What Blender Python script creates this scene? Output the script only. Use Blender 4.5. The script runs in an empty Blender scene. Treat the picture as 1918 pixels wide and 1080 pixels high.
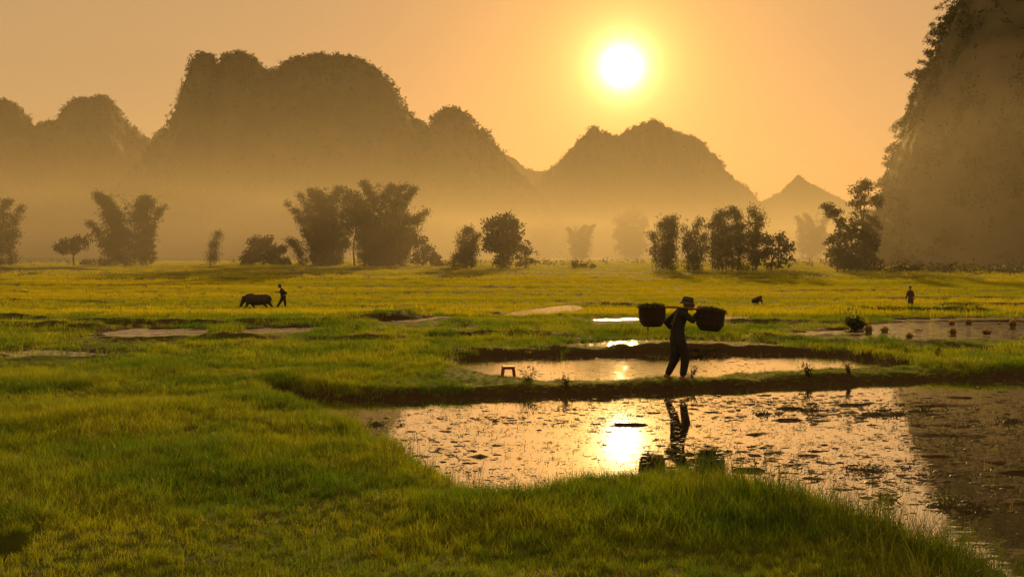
import bpy, bmesh, math
import numpy as np
from mathutils import Vector, Matrix

# ------------------------------------------------------------------ basics
F = 1865.0          # focal length in photo pixels (35 mm lens on a 36 mm frame, 1918 px wide)
CX, HY = 959.0, 476.0   # principal column and horizon row of the photograph
H = 2.5             # camera height above the near paddy water
scene = bpy.context.scene
COL = scene.collection
rng = np.random.default_rng(7)

# ------------------------------------------------------------------ camera
cam_data = bpy.data.cameras.new("camera")
cam = bpy.data.objects.new("camera", cam_data)
COL.objects.link(cam)
cam_data.sensor_width = 36.0
cam_data.lens = 36.0 * F / 1918.0
cam_data.shift_y = -(540.0 - HY) / 1918.0
cam_data.clip_start = 0.1
cam_data.clip_end = 20000.0
cam.location = (0, 0, H)
cam.rotation_euler = (math.radians(90), 0, 0)
scene.camera = cam

# ------------------------------------------------------------------ sky and sun
SUN = Vector((206.0 / F, 1.0, 351.0 / F)).normalized()
SUN_EL = math.asin(SUN.z)
SUN_ROT = math.atan2(SUN.x, SUN.y)

world = bpy.data.worlds.new("World")
scene.world = world
world.use_nodes = True
nt = world.node_tree
nt.nodes.clear()
w_out = nt.nodes.new("ShaderNodeOutputWorld")
sky = nt.nodes.new("ShaderNodeTexSky")
sky.sky_type = 'NISHITA'
sky.sun_disc = False
sky.sun_elevation = SUN_EL
sky.sun_rotation = SUN_ROT
sky.air_density = 0.6
sky.dust_density = 0.2
sky.ozone_density = 0.6
tint = nt.nodes.new("ShaderNodeMix")
tint.data_type = 'RGBA'; tint.blend_type = 'MULTIPLY'
tint.inputs[0].default_value = 1.0
tint.inputs[7].default_value = (1.0, 0.41, 0.11, 1)     # smoke-laden orange air
nt.links.new(sky.outputs[0], tint.inputs[6])
bg = nt.nodes.new("ShaderNodeBackground")
bg.inputs[1].default_value = 0.05
nt.links.new(tint.outputs[2], bg.inputs[0])
# aureole of the sun: a function of the angle to the sun only
geo = nt.nodes.new("ShaderNodeTexCoord")
dot = nt.nodes.new("ShaderNodeVectorMath"); dot.operation = 'DOT_PRODUCT'
dot.inputs[1].default_value = SUN
nt.links.new(geo.outputs['Generated'], dot.inputs[0])
mx = nt.nodes.new("ShaderNodeMath"); mx.operation = 'MAXIMUM'; mx.inputs[1].default_value = 0.0
nt.links.new(dot.outputs['Value'], mx.inputs[0])
last = bg.outputs[0]
for power, strength, colr in ((0.0, 0.37, (1.0, 0.60, 0.27)),
                              (14.0, 0.03, (1.0, 0.42, 0.06)),
                              (110.0, 0.30, (1.0, 0.50, 0.02)),
                              (800.0, 0.75, (1.0, 0.76, 0.20)),
                              (4000.0, 2.6, (1.0, 0.88, 0.44)),
                              (14000.0, 7.0, (1.0, 0.92, 0.70))):
    pw = nt.nodes.new("ShaderNodeMath"); pw.operation = 'POWER'; pw.inputs[1].default_value = power
    nt.links.new(mx.outputs[0], pw.inputs[0])
    ml = nt.nodes.new("ShaderNodeMath"); ml.operation = 'MULTIPLY'; ml.inputs[1].default_value = strength
    nt.links.new(pw.outputs[0], ml.inputs[0])
    b2 = nt.nodes.new("ShaderNodeBackground")
    b2.inputs[0].default_value = (*colr, 1)
    nt.links.new(ml.outputs[0], b2.inputs[1])
    ad = nt.nodes.new("ShaderNodeAddShader")
    nt.links.new(last, ad.inputs[0]); nt.links.new(b2.outputs[0], ad.inputs[1])
    last = ad.outputs[0]
nt.links.new(last, w_out.inputs[0])

sun_data = bpy.data.lights.new("sun", 'SUN')
sun_data.energy = 4.5
sun_data.angle = math.radians(0.6)
sun_data.color = (1.0, 0.58, 0.18)
sun = bpy.data.objects.new("sun", sun_data)
COL.objects.link(sun)
sun.rotation_euler = (-SUN).to_track_quat('-Z', 'Y').to_euler()
sun.location = (60, 500, 150)

vs = scene.view_settings
vs.view_transform = 'Standard'
vs.look = 'None'
vs.exposure = 0.20
vs.gamma = 1.0
vs.use_curve_mapping = False

cy = scene.cycles
cy.max_bounces = 5
cy.diffuse_bounces = 2
cy.glossy_bounces = 2
cy.transmission_bounces = 3
cy.volume_bounces = 0
cy.transparent_max_bounces = 8
cy.use_denoising = True
cy.sample_clamp_indirect = 4.0
cy.caustics_reflective = False
cy.caustics_refractive = False
world.cycles.sampling_method = 'MANUAL'
world.cycles.sample_map_resolution = 512

HAZE_DENSITY = 0.00015
MIST_DENSITY = 0.0018

# ------------------------------------------------------------------ helpers
def tag(o, label=None, cat=None, group=None, kind=None):
    if label: o["label"] = label
    if cat: o["category"] = cat
    if group: o["group"] = group
    if kind: o["kind"] = kind
    return o

def empty(name, loc=(0, 0, 0), rz=0.0):
    o = bpy.data.objects.new(name, None)
    COL.objects.link(o)
    o.location = loc
    o.rotation_euler = (0, 0, rz)
    o.empty_display_size = 0.2
    return o

def np_mesh(name, V, Fc, smooth=False):
    """V (n,3), Fc (m,3) or (m,4) numpy arrays -> mesh"""
    V = np.asarray(V, dtype=np.float32); Fc = np.asarray(Fc, dtype=np.int32)
    me = bpy.data.meshes.new(name)
    k = Fc.shape[1]
    me.vertices.add(len(V)); me.vertices.foreach_set("co", V.ravel())
    me.loops.add(Fc.size); me.loops.foreach_set("vertex_index", Fc.ravel())
    me.polygons.add(len(Fc))
    me.polygons.foreach_set("loop_start", np.arange(0, Fc.size, k, dtype=np.int32))
    me.polygons.foreach_set("use_smooth", np.full(len(Fc), bool(smooth)))
    me.update(calc_edges=True)
    return me

def link(name, me, mat=None, parent=None, loc=None):
    o = bpy.data.objects.new(name, me)
    if mat is not None:
        me.materials.clear(); me.materials.append(mat)
    COL.objects.link(o)
    if parent is not None: o.parent = parent
    if loc is not None: o.location = loc
    return o

def grid_faces(nr, nc, wrap=False):
    a = np.arange(nr * nc).reshape(nr, nc)
    if wrap:
        b = np.concatenate([a, a[:, :1]], axis=1)
    else:
        b = a
    return np.stack([b[:-1, :-1], b[:-1, 1:], b[1:, 1:], b[1:, :-1]], -1).reshape(-1, 4)

def smoothstep(a, b, x):
    t = np.clip((x - a) / (b - a), 0, 1)
    return t * t * (3 - 2 * t)

_perm = np.random.default_rng(11).permutation(512)
_perm = np.concatenate([_perm, _perm, _perm])
_gr = np.random.default_rng(12).random(512) * 2 - 1
def vnoise(x, y, z=None):
    """value noise in [-1,1]"""
    x = np.asarray(x, float); y = np.asarray(y, float)
    z = np.zeros_like(x) if z is None else np.asarray(z, float)
    xi = np.floor(x).astype(int); yi = np.floor(y).astype(int); zi = np.floor(z).astype(int)
    u = x - xi; v = y - yi; w = z - zi
    u = u * u * (3 - 2 * u); v = v * v * (3 - 2 * v); w = w * w * (3 - 2 * w)
    def h(a, b, c):
        return _gr[_perm[(_perm[(_perm[a & 511] + b) & 511] + c) & 511]]
    r = 0
    for dx, wu in ((0, 1 - u), (1, u)):
        for dy, wv in ((0, 1 - v), (1, v)):
            for dz, ww in ((0, 1 - w), (1, w)):
                r = r + h(xi + dx, yi + dy, zi + dz) * wu * wv * ww
    return r
def fbm(x, y, z=None, octv=4):
    s = 0; a = 0.5; f = 1.0
    for i in range(octv):
        s = s + a * vnoise(np.asarray(x) * f + 17.3 * i, np.asarray(y) * f - 9.1 * i, None if z is None else np.asarray(z) * f + 5.7 * i)
        a *= 0.5; f *= 2.03
    return s

# ------------------------------------------------------------------ materials
def new_mat(name):
    m = bpy.data.materials.new(name); m.use_nodes = True
    m.node_tree.nodes.clear()
    return m, m.node_tree
def N(nt, typ, **kw):
    n = nt.nodes.new(typ)
    for k, v in kw.items():
        setattr(n, k, v)
    return n

def principled(name, col, rough=0.8, noise=None, col2=None, bump=0.0, bscale=20.0, spec=0.3, metallic=0.0):
    m, t = new_mat(name)
    o = N(t, "ShaderNodeOutputMaterial"); p = N(t, "ShaderNodeBsdfPrincipled")
    t.links.new(p.outputs[0], o.inputs[0])
    p.inputs['Base Color'].default_value = (*col, 1)
    p.inputs['Roughness'].default_value = rough
    p.inputs['Specular IOR Level'].default_value = spec
    p.inputs['Metallic'].default_value = metallic
    if noise:
        tc = N(t, "ShaderNodeTexCoord"); nz = N(t, "ShaderNodeTexNoise")
        nz.inputs['Scale'].default_value = noise; nz.inputs['Detail'].default_value = 6
        t.links.new(tc.outputs['Object'], nz.inputs['Vector'])
        mxr = N(t, "ShaderNodeMix", data_type='RGBA')
        mxr.inputs[6].default_value = (*col, 1); mxr.inputs[7].default_value = (*(col2 or col), 1)
        rm = N(t, "ShaderNodeMapRange"); rm.inputs[1].default_value = 0.35; rm.inputs[2].default_value = 0.65
        t.links.new(nz.outputs[0], rm.inputs[0]); t.links.new(rm.outputs[0], mxr.inputs[0])
        t.links.new(mxr.outputs[2], p.inputs['Base Color'])
    if bump:
        tc = N(t, "ShaderNodeTexCoord"); nb = N(t, "ShaderNodeTexNoise")
        nb.inputs['Scale'].default_value = bscale; nb.inputs['Detail'].default_value = 5
        t.links.new(tc.outputs['Object'], nb.inputs['Vector'])
        bp = N(t, "ShaderNodeBump"); bp.inputs['Strength'].default_value = bump; bp.inputs['Distance'].default_value = 0.05
        t.links.new(nb.outputs[0], bp.inputs['Height']); t.links.new(bp.outputs[0], p.inputs['Normal'])
    return m

def leaf_mat(name, colA, colB, trans=0.5, tcol=None, pos_scale=0.15, inst=True, vary=0.7, stretch=(1, 1, 1)):
    """two-sided leaf: diffuse + light passing through the blade"""
    m, t = new_mat(name)
    o = N(t, "ShaderNodeOutputMaterial")
    g = N(t, "ShaderNodeNewGeometry"); nz = N(t, "ShaderNodeTexNoise")
    nz.inputs['Scale'].default_value = pos_scale; nz.inputs['Detail'].default_value = 5
    mpg = N(t, "ShaderNodeMapping"); mpg.inputs['Scale'].default_value = stretch
    t.links.new(g.outputs['Position'], mpg.inputs[0]); t.links.new(mpg.outputs[0], nz.inputs['Vector'])
    rm = N(t, "ShaderNodeMapRange"); rm.inputs[1].default_value = 0.40; rm.inputs[2].default_value = 0.62
    t.links.new(nz.outputs[0], rm.inputs[0])
    fac = rm.outputs[0]
    if inst:
        oi = N(t, "ShaderNodeObjectInfo")
        a = N(t, "ShaderNodeMath", operation='ADD'); b = N(t, "ShaderNodeMath", operation='MULTIPLY_ADD')
        b.inputs[1].default_value = vary; b.inputs[2].default_value = -vary / 2
        t.links.new(oi.outputs['Random'], b.inputs[0])
        t.links.new(b.outputs[0], a.inputs[0]); t.links.new(fac, a.inputs[1])
        a.use_clamp = True
        fac = a.outputs[0]
    mxr = N(t, "ShaderNodeMix", data_type='RGBA')
    mxr.inputs[6].default_value = (*colA, 1); mxr.inputs[7].default_value = (*colB, 1)
    t.links.new(fac, mxr.inputs[0])
    d = N(t, "ShaderNodeBsdfDiffuse"); tr = N(t, "ShaderNodeBsdfTranslucent")
    t.links.new(mxr.outputs[2], d.inputs[0])
    tm = N(t, "ShaderNodeMix", data_type='RGBA', blend_type='MULTIPLY'); tm.inputs[0].default_value = 1
    tm.inputs[7].default_value = (*(tcol or (1.6, 1.5, 0.5)), 1)
    t.links.new(mxr.outputs[2], tm.inputs[6]); t.links.new(tm.outputs[2], tr.inputs[0])
    ms = N(t, "ShaderNodeMixShader"); ms.inputs[0].default_value = trans
    t.links.new(d.outputs[0], ms.inputs[1]); t.links.new(tr.outputs[0], ms.inputs[2])
    gl = N(t, "ShaderNodeBsdfGlossy"); gl.inputs['Roughness'].default_value = 0.35
    gl.inputs['Color'].default_value = (0.9, 0.9, 0.8, 1)
    m2 = N(t, "ShaderNodeMixShader"); m2.inputs[0].default_value = 0.03
    t.links.new(ms.outputs[0], m2.inputs[1]); t.links.new(gl.outputs[0], m2.inputs[2])
    t.links.new(m2.outputs[0], o.inputs[0])
    return m

GRASS = leaf_mat("grass_blades", (0.070, 0.145, 0.014), (0.230, 0.265, 0.024), trans=0.55, tcol=(1.85, 1.85, 0.5), pos_scale=0.45)
TALLGRASS = leaf_mat("bank_reed", (0.040, 0.085, 0.012), (0.110, 0.130, 0.018), trans=0.45, tcol=(1.6, 1.7, 0.5), pos_scale=0.6)
RICE = leaf_mat("rice_field", (0.215, 0.270, 0.008), (0.400, 0.380, 0.010), trans=0.6, tcol=(1.7, 1.55, 0.3), pos_scale=0.16, vary=0.2, stretch=(0.18, 1.0, 1.0))
DRYGRASS = leaf_mat("straw_grass", (0.11, 0.10, 0.022), (0.18, 0.15, 0.04), trans=0.4, pos_scale=0.8)
SHEAF = leaf_mat("seedling_sheaf", (0.30, 0.24, 0.12), (0.42, 0.34, 0.19), trans=0.5, tcol=(1.3, 1.25, 0.9), pos_scale=1.5, inst=False)
LEAF = leaf_mat("bamboo_leaf", (0.022, 0.034, 0.008), (0.045, 0.055, 0.011), trans=0.2, pos_scale=0.3, inst=False)
LEAF2 = leaf_mat("tree_leaf", (0.022, 0.034, 0.008), (0.042, 0.050, 0.011), trans=0.2, pos_scale=0.4, inst=False)
HILLLEAF = leaf_mat("hill_foliage", (0.030, 0.045, 0.014), (0.055, 0.062, 0.018), trans=0.2, pos_scale=0.05, inst=False)
BARK = principled("bark", (0.09, 0.065, 0.035), 0.85, noise=6, col2=(0.05, 0.04, 0.025), bump=0.4)
CULM = principled("bamboo_culm", (0.10, 0.11, 0.035), 0.5, noise=4, col2=(0.14, 0.12, 0.05))
MUD = principled("wet_mud", (0.045, 0.030, 0.016), 0.55, noise=9, col2=(0.075, 0.050, 0.024), bump=0.5, bscale=25, spec=0.4)

# ground: grass-coloured earth with bare mud
GROUND, t = new_mat("paddy_ground")
o = N(t, "ShaderNodeOutputMaterial"); p = N(t, "ShaderNodeBsdfPrincipled"); p.inputs['Roughness'].default_value = 0.9
p.inputs['Specular IOR Level'].default_value = 0.1
t.links.new(p.outputs[0], o.inputs[0])
g = N(t, "ShaderNodeNewGeometry")
n1 = N(t, "ShaderNodeTexNoise"); n1.inputs['Scale'].default_value = 0.09; n1.inputs['Detail'].default_value = 8
mp = N(t, "ShaderNodeMapping"); mp.inputs['Scale'].default_value = (0.35, 1.0, 1.0)
t.links.new(g.outputs['Position'], mp.inputs[0]); t.links.new(mp.outputs[0], n1.inputs['Vector'])
r1 = N(t, "ShaderNodeMapRange"); r1.inputs[1].default_value = 0.35; r1.inputs[2].default_value = 0.65
t.links.new(n1.outputs[0], r1.inputs[0])
gm = N(t, "ShaderNodeMix", data_type='RGBA')
gm.inputs[6].default_value = (0.045, 0.070, 0.010, 1); gm.inputs[7].default_value = (0.095, 0.115, 0.012, 1)
t.links.new(r1.outputs[0], gm.inputs[0])
at = N(t, "ShaderNodeAttribute", attribute_name="bare")
n2 = N(t, "ShaderNodeTexNoise"); n2.inputs['Scale'].default_value = 3.0; n2.inputs['Detail'].default_value = 6
t.links.new(g.outputs['Position'], n2.inputs['Vector'])
ad = N(t, "ShaderNodeMath", operation='MULTIPLY_ADD'); ad.inputs[1].default_value = 0.5; ad.inputs[2].default_value = -0.25
t.links.new(n2.outputs[0], ad.inputs[0])
ad2 = N(t, "ShaderNodeMath", operation='ADD', use_clamp=True)
t.links.new(at.outputs['Fac'], ad2.inputs[0]); t.links.new(ad.outputs[0], ad2.inputs[1])
gm2 = N(t, "ShaderNodeMix", data_type='RGBA')
gm2.inputs[7].default_value = (0.050, 0.032, 0.016, 1)
t.links.new(gm.outputs[2], gm2.inputs[6]); t.links.new(ad2.outputs[0], gm2.inputs[0])
t.links.new(gm2.outputs[2], p.inputs['Base Color'])
bp = N(t, "ShaderNodeBump"); bp.inputs['Strength'].default_value = 0.6; bp.inputs['Distance'].default_value = 0.06
n3 = N(t, "ShaderNodeTexNoise"); n3.inputs['Scale'].default_value = 9.0; n3.inputs['Detail'].default_value = 6
t.links.new(g.outputs['Position'], n3.inputs['Vector'])
t.links.new(n3.outputs[0], bp.inputs['Height']); t.links.new(bp.outputs[0], p.inputs['Normal'])

def water_mat(name, ripple, scale, dist=0.02, murk=(0.035, 0.022, 0.010), ior=3.2, rough=0.02):
    m, t = new_mat(name)
    o = N(t, "ShaderNodeOutputMaterial")
    g = N(t, "ShaderNodeNewGeometry")
    mp = N(t, "ShaderNodeMapping"); mp.inputs['Scale'].default_value = (0.55, 1.6, 1.0); mp.inputs['Rotation'].default_value = (0, 0, 0.12)
    t.links.new(g.outputs['Position'], mp.inputs[0])
    nz = N(t, "ShaderNodeTexNoise"); nz.inputs['Scale'].default_value = scale; nz.inputs['Detail'].default_value = 3
    nz.inputs['Roughness'].default_value = 0.45
    t.links.new(mp.outputs[0], nz.inputs['Vector'])
    bp = N(t, "ShaderNodeBump"); bp.inputs['Strength'].default_value = ripple; bp.inputs['Distance'].default_value = dist
    t.links.new(nz.outputs[0], bp.inputs['Height'])
    d = N(t, "ShaderNodeBsdfDiffuse"); d.inputs[0].default_value = (*murk, 1)
    gl = N(t, "ShaderNodeBsdfGlossy"); gl.inputs['Roughness'].default_value = rough
    gl.inputs['Color'].default_value = (0.98, 0.97, 0.95, 1)
    t.links.new(bp.outputs[0], gl.inputs['Normal'])
    ms = N(t, "ShaderNodeMixShader"); ms.inputs[0].default_value = 0.88
    t.links.new(d.outputs[0], ms.inputs[1]); t.links.new(gl.outputs[0], ms.inputs[2])
    t.links.new(ms.outputs[0], o.inputs[0])
    return m
WATER_NEAR = water_mat("paddy_water", 0.045, 5.5, rough=0.006)
WATER_UPPER = water_mat("upper_paddy_water", 0.13, 7.0, rough=0.02)
WATER_FAR = water_mat("far_paddy_water", 0.8, 3.0, dist=0.09, rough=0.05)

# ------------------------------------------------------------------ terrain
def base_h(y):
    y = np.asarray(y, float)
    return 0.16 - 1.16 * smoothstep(34, 64, y) + 0.90 * smoothstep(80, 235, y)

def GP(px, py, z=None):
    """a point of the ground plane seen at a photo pixel"""
    if z is not None:
        Y = F * (H - z) / (py - HY); return ((px - CX) * Y / F, Y)
    zz = 0.1
    for _ in range(60):
        Y = F * (H - zz) / (py - HY)
        zz = 0.6 * zz + 0.4 * float(base_h(Y))
    return ((px - CX) * Y / F, Y)

def sdf(poly, X, Y):
    P = np.asarray(poly, float); n = len(P)
    d = np.full(X.shape, 1e9); s = np.ones(X.shape)
    j = n - 1
    for i in range(n):
        ex, ey = P[j] - P[i]
        wx = X - P[i, 0]; wy = Y - P[i, 1]
        tt = np.clip((wx * ex + wy * ey) / (ex * ex + ey * ey + 1e-12), 0, 1)
        bx = wx - ex * tt; by = wy - ey * tt
        d = np.minimum(d, bx * bx + by * by)
        c1 = Y >= P[i, 1]; c2 = Y < P[j, 1]; c3 = ex * wy > ey * wx
        flip = (c1 & c2 & c3) | (~c1 & ~c2 & ~c3)
        s = np.where(flip, -s, s)
        j = i
    return s * np.sqrt(d)

def smooth_poly(pts, n=3):
    P = np.asarray(pts, float)
    for _ in range(n):
        Q = np.roll(P, -1, 0)
        P = np.stack([0.75 * P + 0.25 * Q, 0.25 * P + 0.75 * Q], 1).reshape(-1, 2)
    return P

def line_dist(poly, X, Y):
    P = np.asarray(poly, float); d = np.full(X.shape, 1e9)
    for i in range(len(P) - 1):
        ex, ey = P[i + 1] - P[i]
        wx = X - P[i, 0]; wy = Y - P[i, 1]
        tt = np.clip((wx * ex + wy * ey) / (ex * ex + ey * ey), 0, 1)
        d = np.minimum(d, np.hypot(wx - ex * tt, wy - ey * tt))
    return d

near_px = [(505, 733), (600, 747), (700, 749), (900, 747), (1100, 741), (1250, 735), (1400, 728), (1600, 718), (1918, 708), (2350, 696),
           (2500, 800), (2500, 1300), (2100, 1240), (1918, 1135), (1820, 1075), (1700, 1030), (1560, 985), (1450, 950), (1350, 920), (1250, 908),
           (1100, 930), (950, 948), (860, 925), (770, 868), (690, 818), (590, 775), (530, 748)]
upper_px = [(832, 688), (885, 671), (1000, 669), (1250, 664), (1400, 661), (1560, 666), (1650, 681), (1720, 689), (1650, 695), (1560, 699), (1400, 706),
            (1250, 714), (1150, 718), (1050, 721), (975, 716), (900, 703)]
POOLS = [  # name, outline in pixels, fixed level or None
    ("near_paddy_water", smooth_poly([GP(a, b, 0.0) for a, b in near_px], 2), 0.0, WATER_NEAR),
    ("upper_paddy_water", smooth_poly([GP(a, b, 0.03) for a, b in upper_px], 2), 0.03, WATER_UPPER),
]
for nm, pts in (
    ("seedling_paddy_water", [(1050, 648), (1090, 638), (1200, 632), (1400, 637), (1450, 645), (1300, 650)]),
    ("ditch_water", [(170, 624), (225, 614), (300, 613), (390, 615), (395, 627), (300, 633), (220, 633)]),
    ("ditch_water", [(440, 620), (500, 612), (605, 611), (615, 618), (520, 625)]),
    ("terrace_water", [(710, 601), (760, 597), (850, 592), (830, 597), (770, 602)]),
    ("terrace_water", [(880, 589), (950, 587), (1080, 585), (1090, 587), (1000, 590)]),
    ("terrace_water", [(1080, 600), (1120, 596), (1200, 595), (1270, 596), (1210, 600)]),
    ("terrace_water", [(1310, 600), (1340, 592), (1420, 594), (1400, 602)]),
    ("terrace_water", [(1475, 625), (1530, 618), (1600, 615), (1605, 620), (1530, 626)]),
    ("transplant_paddy_water", [(1612, 632), (1620, 607), (1700, 602), (1850, 601), (2100, 600), (2120, 626), (1918, 631), (1760, 636), (1680, 638)]),
    ("transplant_paddy_water", [(1640, 600), (1700, 595), (1918, 594), (2100, 593), (2100, 597), (1918, 598)]),
    ("seedling_paddy_water", [(-60, 668), (-40, 655), (60, 654), (180, 657), (250, 662), (150, 666), (60, 668)]),
):
    W = [GP(a, b) for a, b in pts]
    lvl = float(np.mean([base_h(w[1]) for w in W])) - 0.03
    POOLS.append((nm, smooth_poly(W, 2), lvl, WATER_FAR))

DYKES = []
for pts, wdt, hgt in (
    ([(150, 606), (400, 607), (600, 604), (700, 599), (760, 593), (830, 586), (1000, 588)], 0.5, 0.22),
    ([(790, 583), (1060, 579)], 0.7, 0.25), ([(1060, 575), (1120, 572), (1200, 575)], 1.2, 0.35),
    ([(1340, 586), (1420, 583), (1560, 584), (1590, 590)], 0.7, 0.25),
    ([(1380, 604), (1480, 602), (1590, 606)], 0.5, 0.22),
    ([(1600, 588), (1700, 588), (1918, 588), (2100, 586)], 0.8, 0.32),
    ([(1790, 574), (1860, 573), (2000, 572)], 0.9, 0.4),
    ([(-60, 562), (100, 563), (260, 572)], 0.7, 0.2), ([(-100, 545), (30, 547)], 0.9, 0.2),
    ([(-60, 509), (60, 508), (150, 507)], 3.0, 0.9), ([(-60, 513), (80, 512)], 2.0, 0.5),
    ([(300, 517), (700, 513), (1000, 515), (1300, 512), (1550, 516)], 1.4, 0.35),
    ([(1000, 530), (1200, 527), (1500, 531)], 0.9, 0.2), ([(430, 506), (900, 505)], 2.0, 0.5),
    ([(-40, 611), (80, 612), (170, 616)], 0.5, 0.2),
    ([(750, 656), (840, 658), (1000, 653), (1250, 651), (1450, 651), (1600, 660)], 0.35, 0.10),
    ([(200, 524), (520, 521), (760, 524)], 1.0, 0.28), ([(1100, 520), (1400, 522), (1700, 520)], 1.1, 0.28),
    ([(560, 538), (800, 536), (1000, 540)], 0.8, 0.22), ([(1450, 546), (1700, 544), (1950, 547)], 0.7, 0.22),
    ([(-40, 534), (200, 536), (420, 533)], 0.8, 0.24), ([(600, 552), (850, 549), (1100, 553)], 0.6, 0.2),
    ([(30, 581), (250, 584), (420, 580)], 0.6, 0.2), ([(560, 573), (700, 576), (800, 572)], 0.6, 0.2),
    ([(-40, 596), (90, 598), (160, 602)], 0.5, 0.22), ([(1650, 560), (1800, 558), (1960, 561)], 0.7, 0.22),
    ([(240, 637), (420, 634), (640, 638), (760, 634)], 0.4, 0.15), ([(820, 628), (1000, 625), (1050, 630)], 0.4, 0.16),
    ([(1430, 632), (1650, 645), (1918, 655), (2100, 660)], 0.6, 0.18),
):
    DYKES.append(([GP(a, b) for a, b in pts], wdt, hgt))

PIT = GP(-28, 1040, 0.15)

def pool_wob(i, X, Y):
    if i < 2: return 0.20 * fbm(X * 1.3, Y * 1.3, octv=4)
    return 0.40 * fbm(X * 0.45 + i, Y * 0.7, octv=3) + 0.12 * fbm(X * 1.6, Y * 1.6, octv=2)

def mud_patch(X, Y):
    """wet, thinly grown ground of the middle fields"""
    return smoothstep(0.02, 0.30, fbm(X * 0.22 + 5, Y * 0.42 + 2, octv=4)) * smoothstep(21, 25, Y) * smoothstep(62, 44, Y)

def terrain(X, Y):
    """height and bareness of the ground"""
    X = np.asarray(X, float); Y = np.asarray(Y, float)
    h = base_h(Y) + 0.06 * fbm(X * 0.35, Y * 0.35, octv=3) + 0.05 * fbm(X * 1.7 + 40, Y * 1.7, octv=3) * smoothstep(120, 30, Y)
    bare = np.zeros(X.shape)
    mound = np.exp(-(((X - 3.1) / 2.6) ** 2 + ((Y - 9.2) / 1.6) ** 2)) * 0.10
    h = h + mound
    for pl, wdt, hgt in DYKES:
        d = line_dist(pl, X, Y) + 0.25 * wdt * vnoise(X * 0.9, Y * 0.9)
        b = np.exp(-(d / wdt) ** 2)
        h = h + b * hgt * (0.8 + 0.35 * vnoise(X * 0.5 + 3, Y * 0.5))
        bare = np.maximum(bare, 0.75 * np.exp(-(d / (wdt * 0.9)) ** 2))
    for i, (nm, poly, lvl, mt) in enumerate(POOLS):
        x0, y0 = poly.min(0) - 3; x1, y1 = poly.max(0) + 3
        sel = (X > x0) & (X < x1) & (Y > y0) & (Y < y1)
        if not sel.any(): continue
        d = sdf(poly, X[sel], Y[sel])
        d = d + pool_wob(i, X[sel], Y[sel])
        k = smoothstep(-0.05, 0.42 if i < 2 else 0.35, d)
        bed = lvl - 0.10 * smoothstep(0.0, -0.35, d)
        if i == 0:      # mud shoals breaking the surface, a whole flat of them to the right
            xs_, ys_ = X[sel], Y[sel]
            flat = smoothstep(0.375, 0.43, xs_ / np.maximum(ys_, 1) + 0.05 * vnoise(xs_ * 0.7, ys_ * 0.7)) * smoothstep(19.5, 17.0, ys_)
            shoal = fbm(xs_ * 1.1 + 20, ys_ * 2.6, octv=5)
            bed = bed + flat * (0.075 + 0.11 * fbm(xs_ * 1.9, ys_ * 4.2, octv=4)) + 0.16 * np.clip(shoal - 0.22, 0, 1) * smoothstep(-0.2, -0.5, d) * (1 - flat) * 2.0
            bed = np.minimum(bed, lvl + 0.035)
        h[sel] = bed * (1 - k) + h[sel] * k
        bare[sel] = np.maximum(bare[sel], smoothstep(0.55, 0.20, d))
    h = h + 0.10 * fbm(X * 2.3, Y * 2.3, octv=3) * np.clip(bare, 0, 1) * (Y < 60) * (h > 0.045)
    bare = np.maximum(bare, 0.85 * mud_patch(X, Y))
    dp = np.hypot((X - PIT[0]) / 0.42, (Y - PIT[1]) / 0.7)
    k = smoothstep(0.75, 0.4, dp)
    h = h - 0.45 * k
    bare = np.maximum(bare, k)
    return h, bare

def axis(parts):
    out = [parts[0][0]]
    for a, b, s0, s1 in parts:
        v = a; 
        while v < b:
            f = (v - a) / (b - a)
            v += s0 + (s1 - s0) * f
            out.append(min(v, b))
    return np.unique(np.array(out))
ys = axis([(-40, 4, 4, 0.5), (4, 45, 0.12, 0.18), (45, 110, 0.3, 1.0), (110, 400, 1.5, 12), (400, 8000, 20, 500)])
xr = axis([(0, 11, 0.13, 0.13), (11, 30, 0.2, 0.4), (30, 90, 0.5, 3), (90, 6000, 6, 500)])
xs = np.concatenate([-xr[:0:-1], xr])
GX, GY = np.meshgrid(xs, ys)
GZ, GB = terrain(GX.ravel(), GY.ravel())
me = np_mesh("ground", np.stack([GX.ravel(), GY.ravel(), GZ], 1), grid_faces(len(ys), len(xs)), smooth=True)
att = me.attributes.new("bare", 'FLOAT', 'POINT'); att.data.foreach_set("value", GB.astype(np.float32))
ground = link("ground", me, GROUND); tag(ground, kind="structure")

for nm, poly, lvl, mt in POOLS:
    c = poly.mean(0)
    wpoly = poly + (poly - c) / np.linalg.norm(poly - c, axis=1, keepdims=True) * 0.45
    bm = bmesh.new()
    f = bm.faces.new([bm.verts.new((x, y, lvl)) for x, y in wpoly])
    bmesh.ops.triangulate(bm, faces=[f])
    bm.normal_update()
    for f in bm.faces:
        if f.normal.z < 0: f.normal_flip()
    me = bpy.data.meshes.new(nm); bm.to_mesh(me); bm.free()
    tag(link(nm, me, mt), kind="structure")

def gz(x, y):
    return float(terrain(np.array([x]), np.array([y]))[0][0])

# ------------------------------------------------------------------ hills
ROCK = principled("karst_rock", (0.070, 0.066, 0.040), 0.9, noise=0.02, col2=(0.042, 0.048, 0.022))

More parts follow.
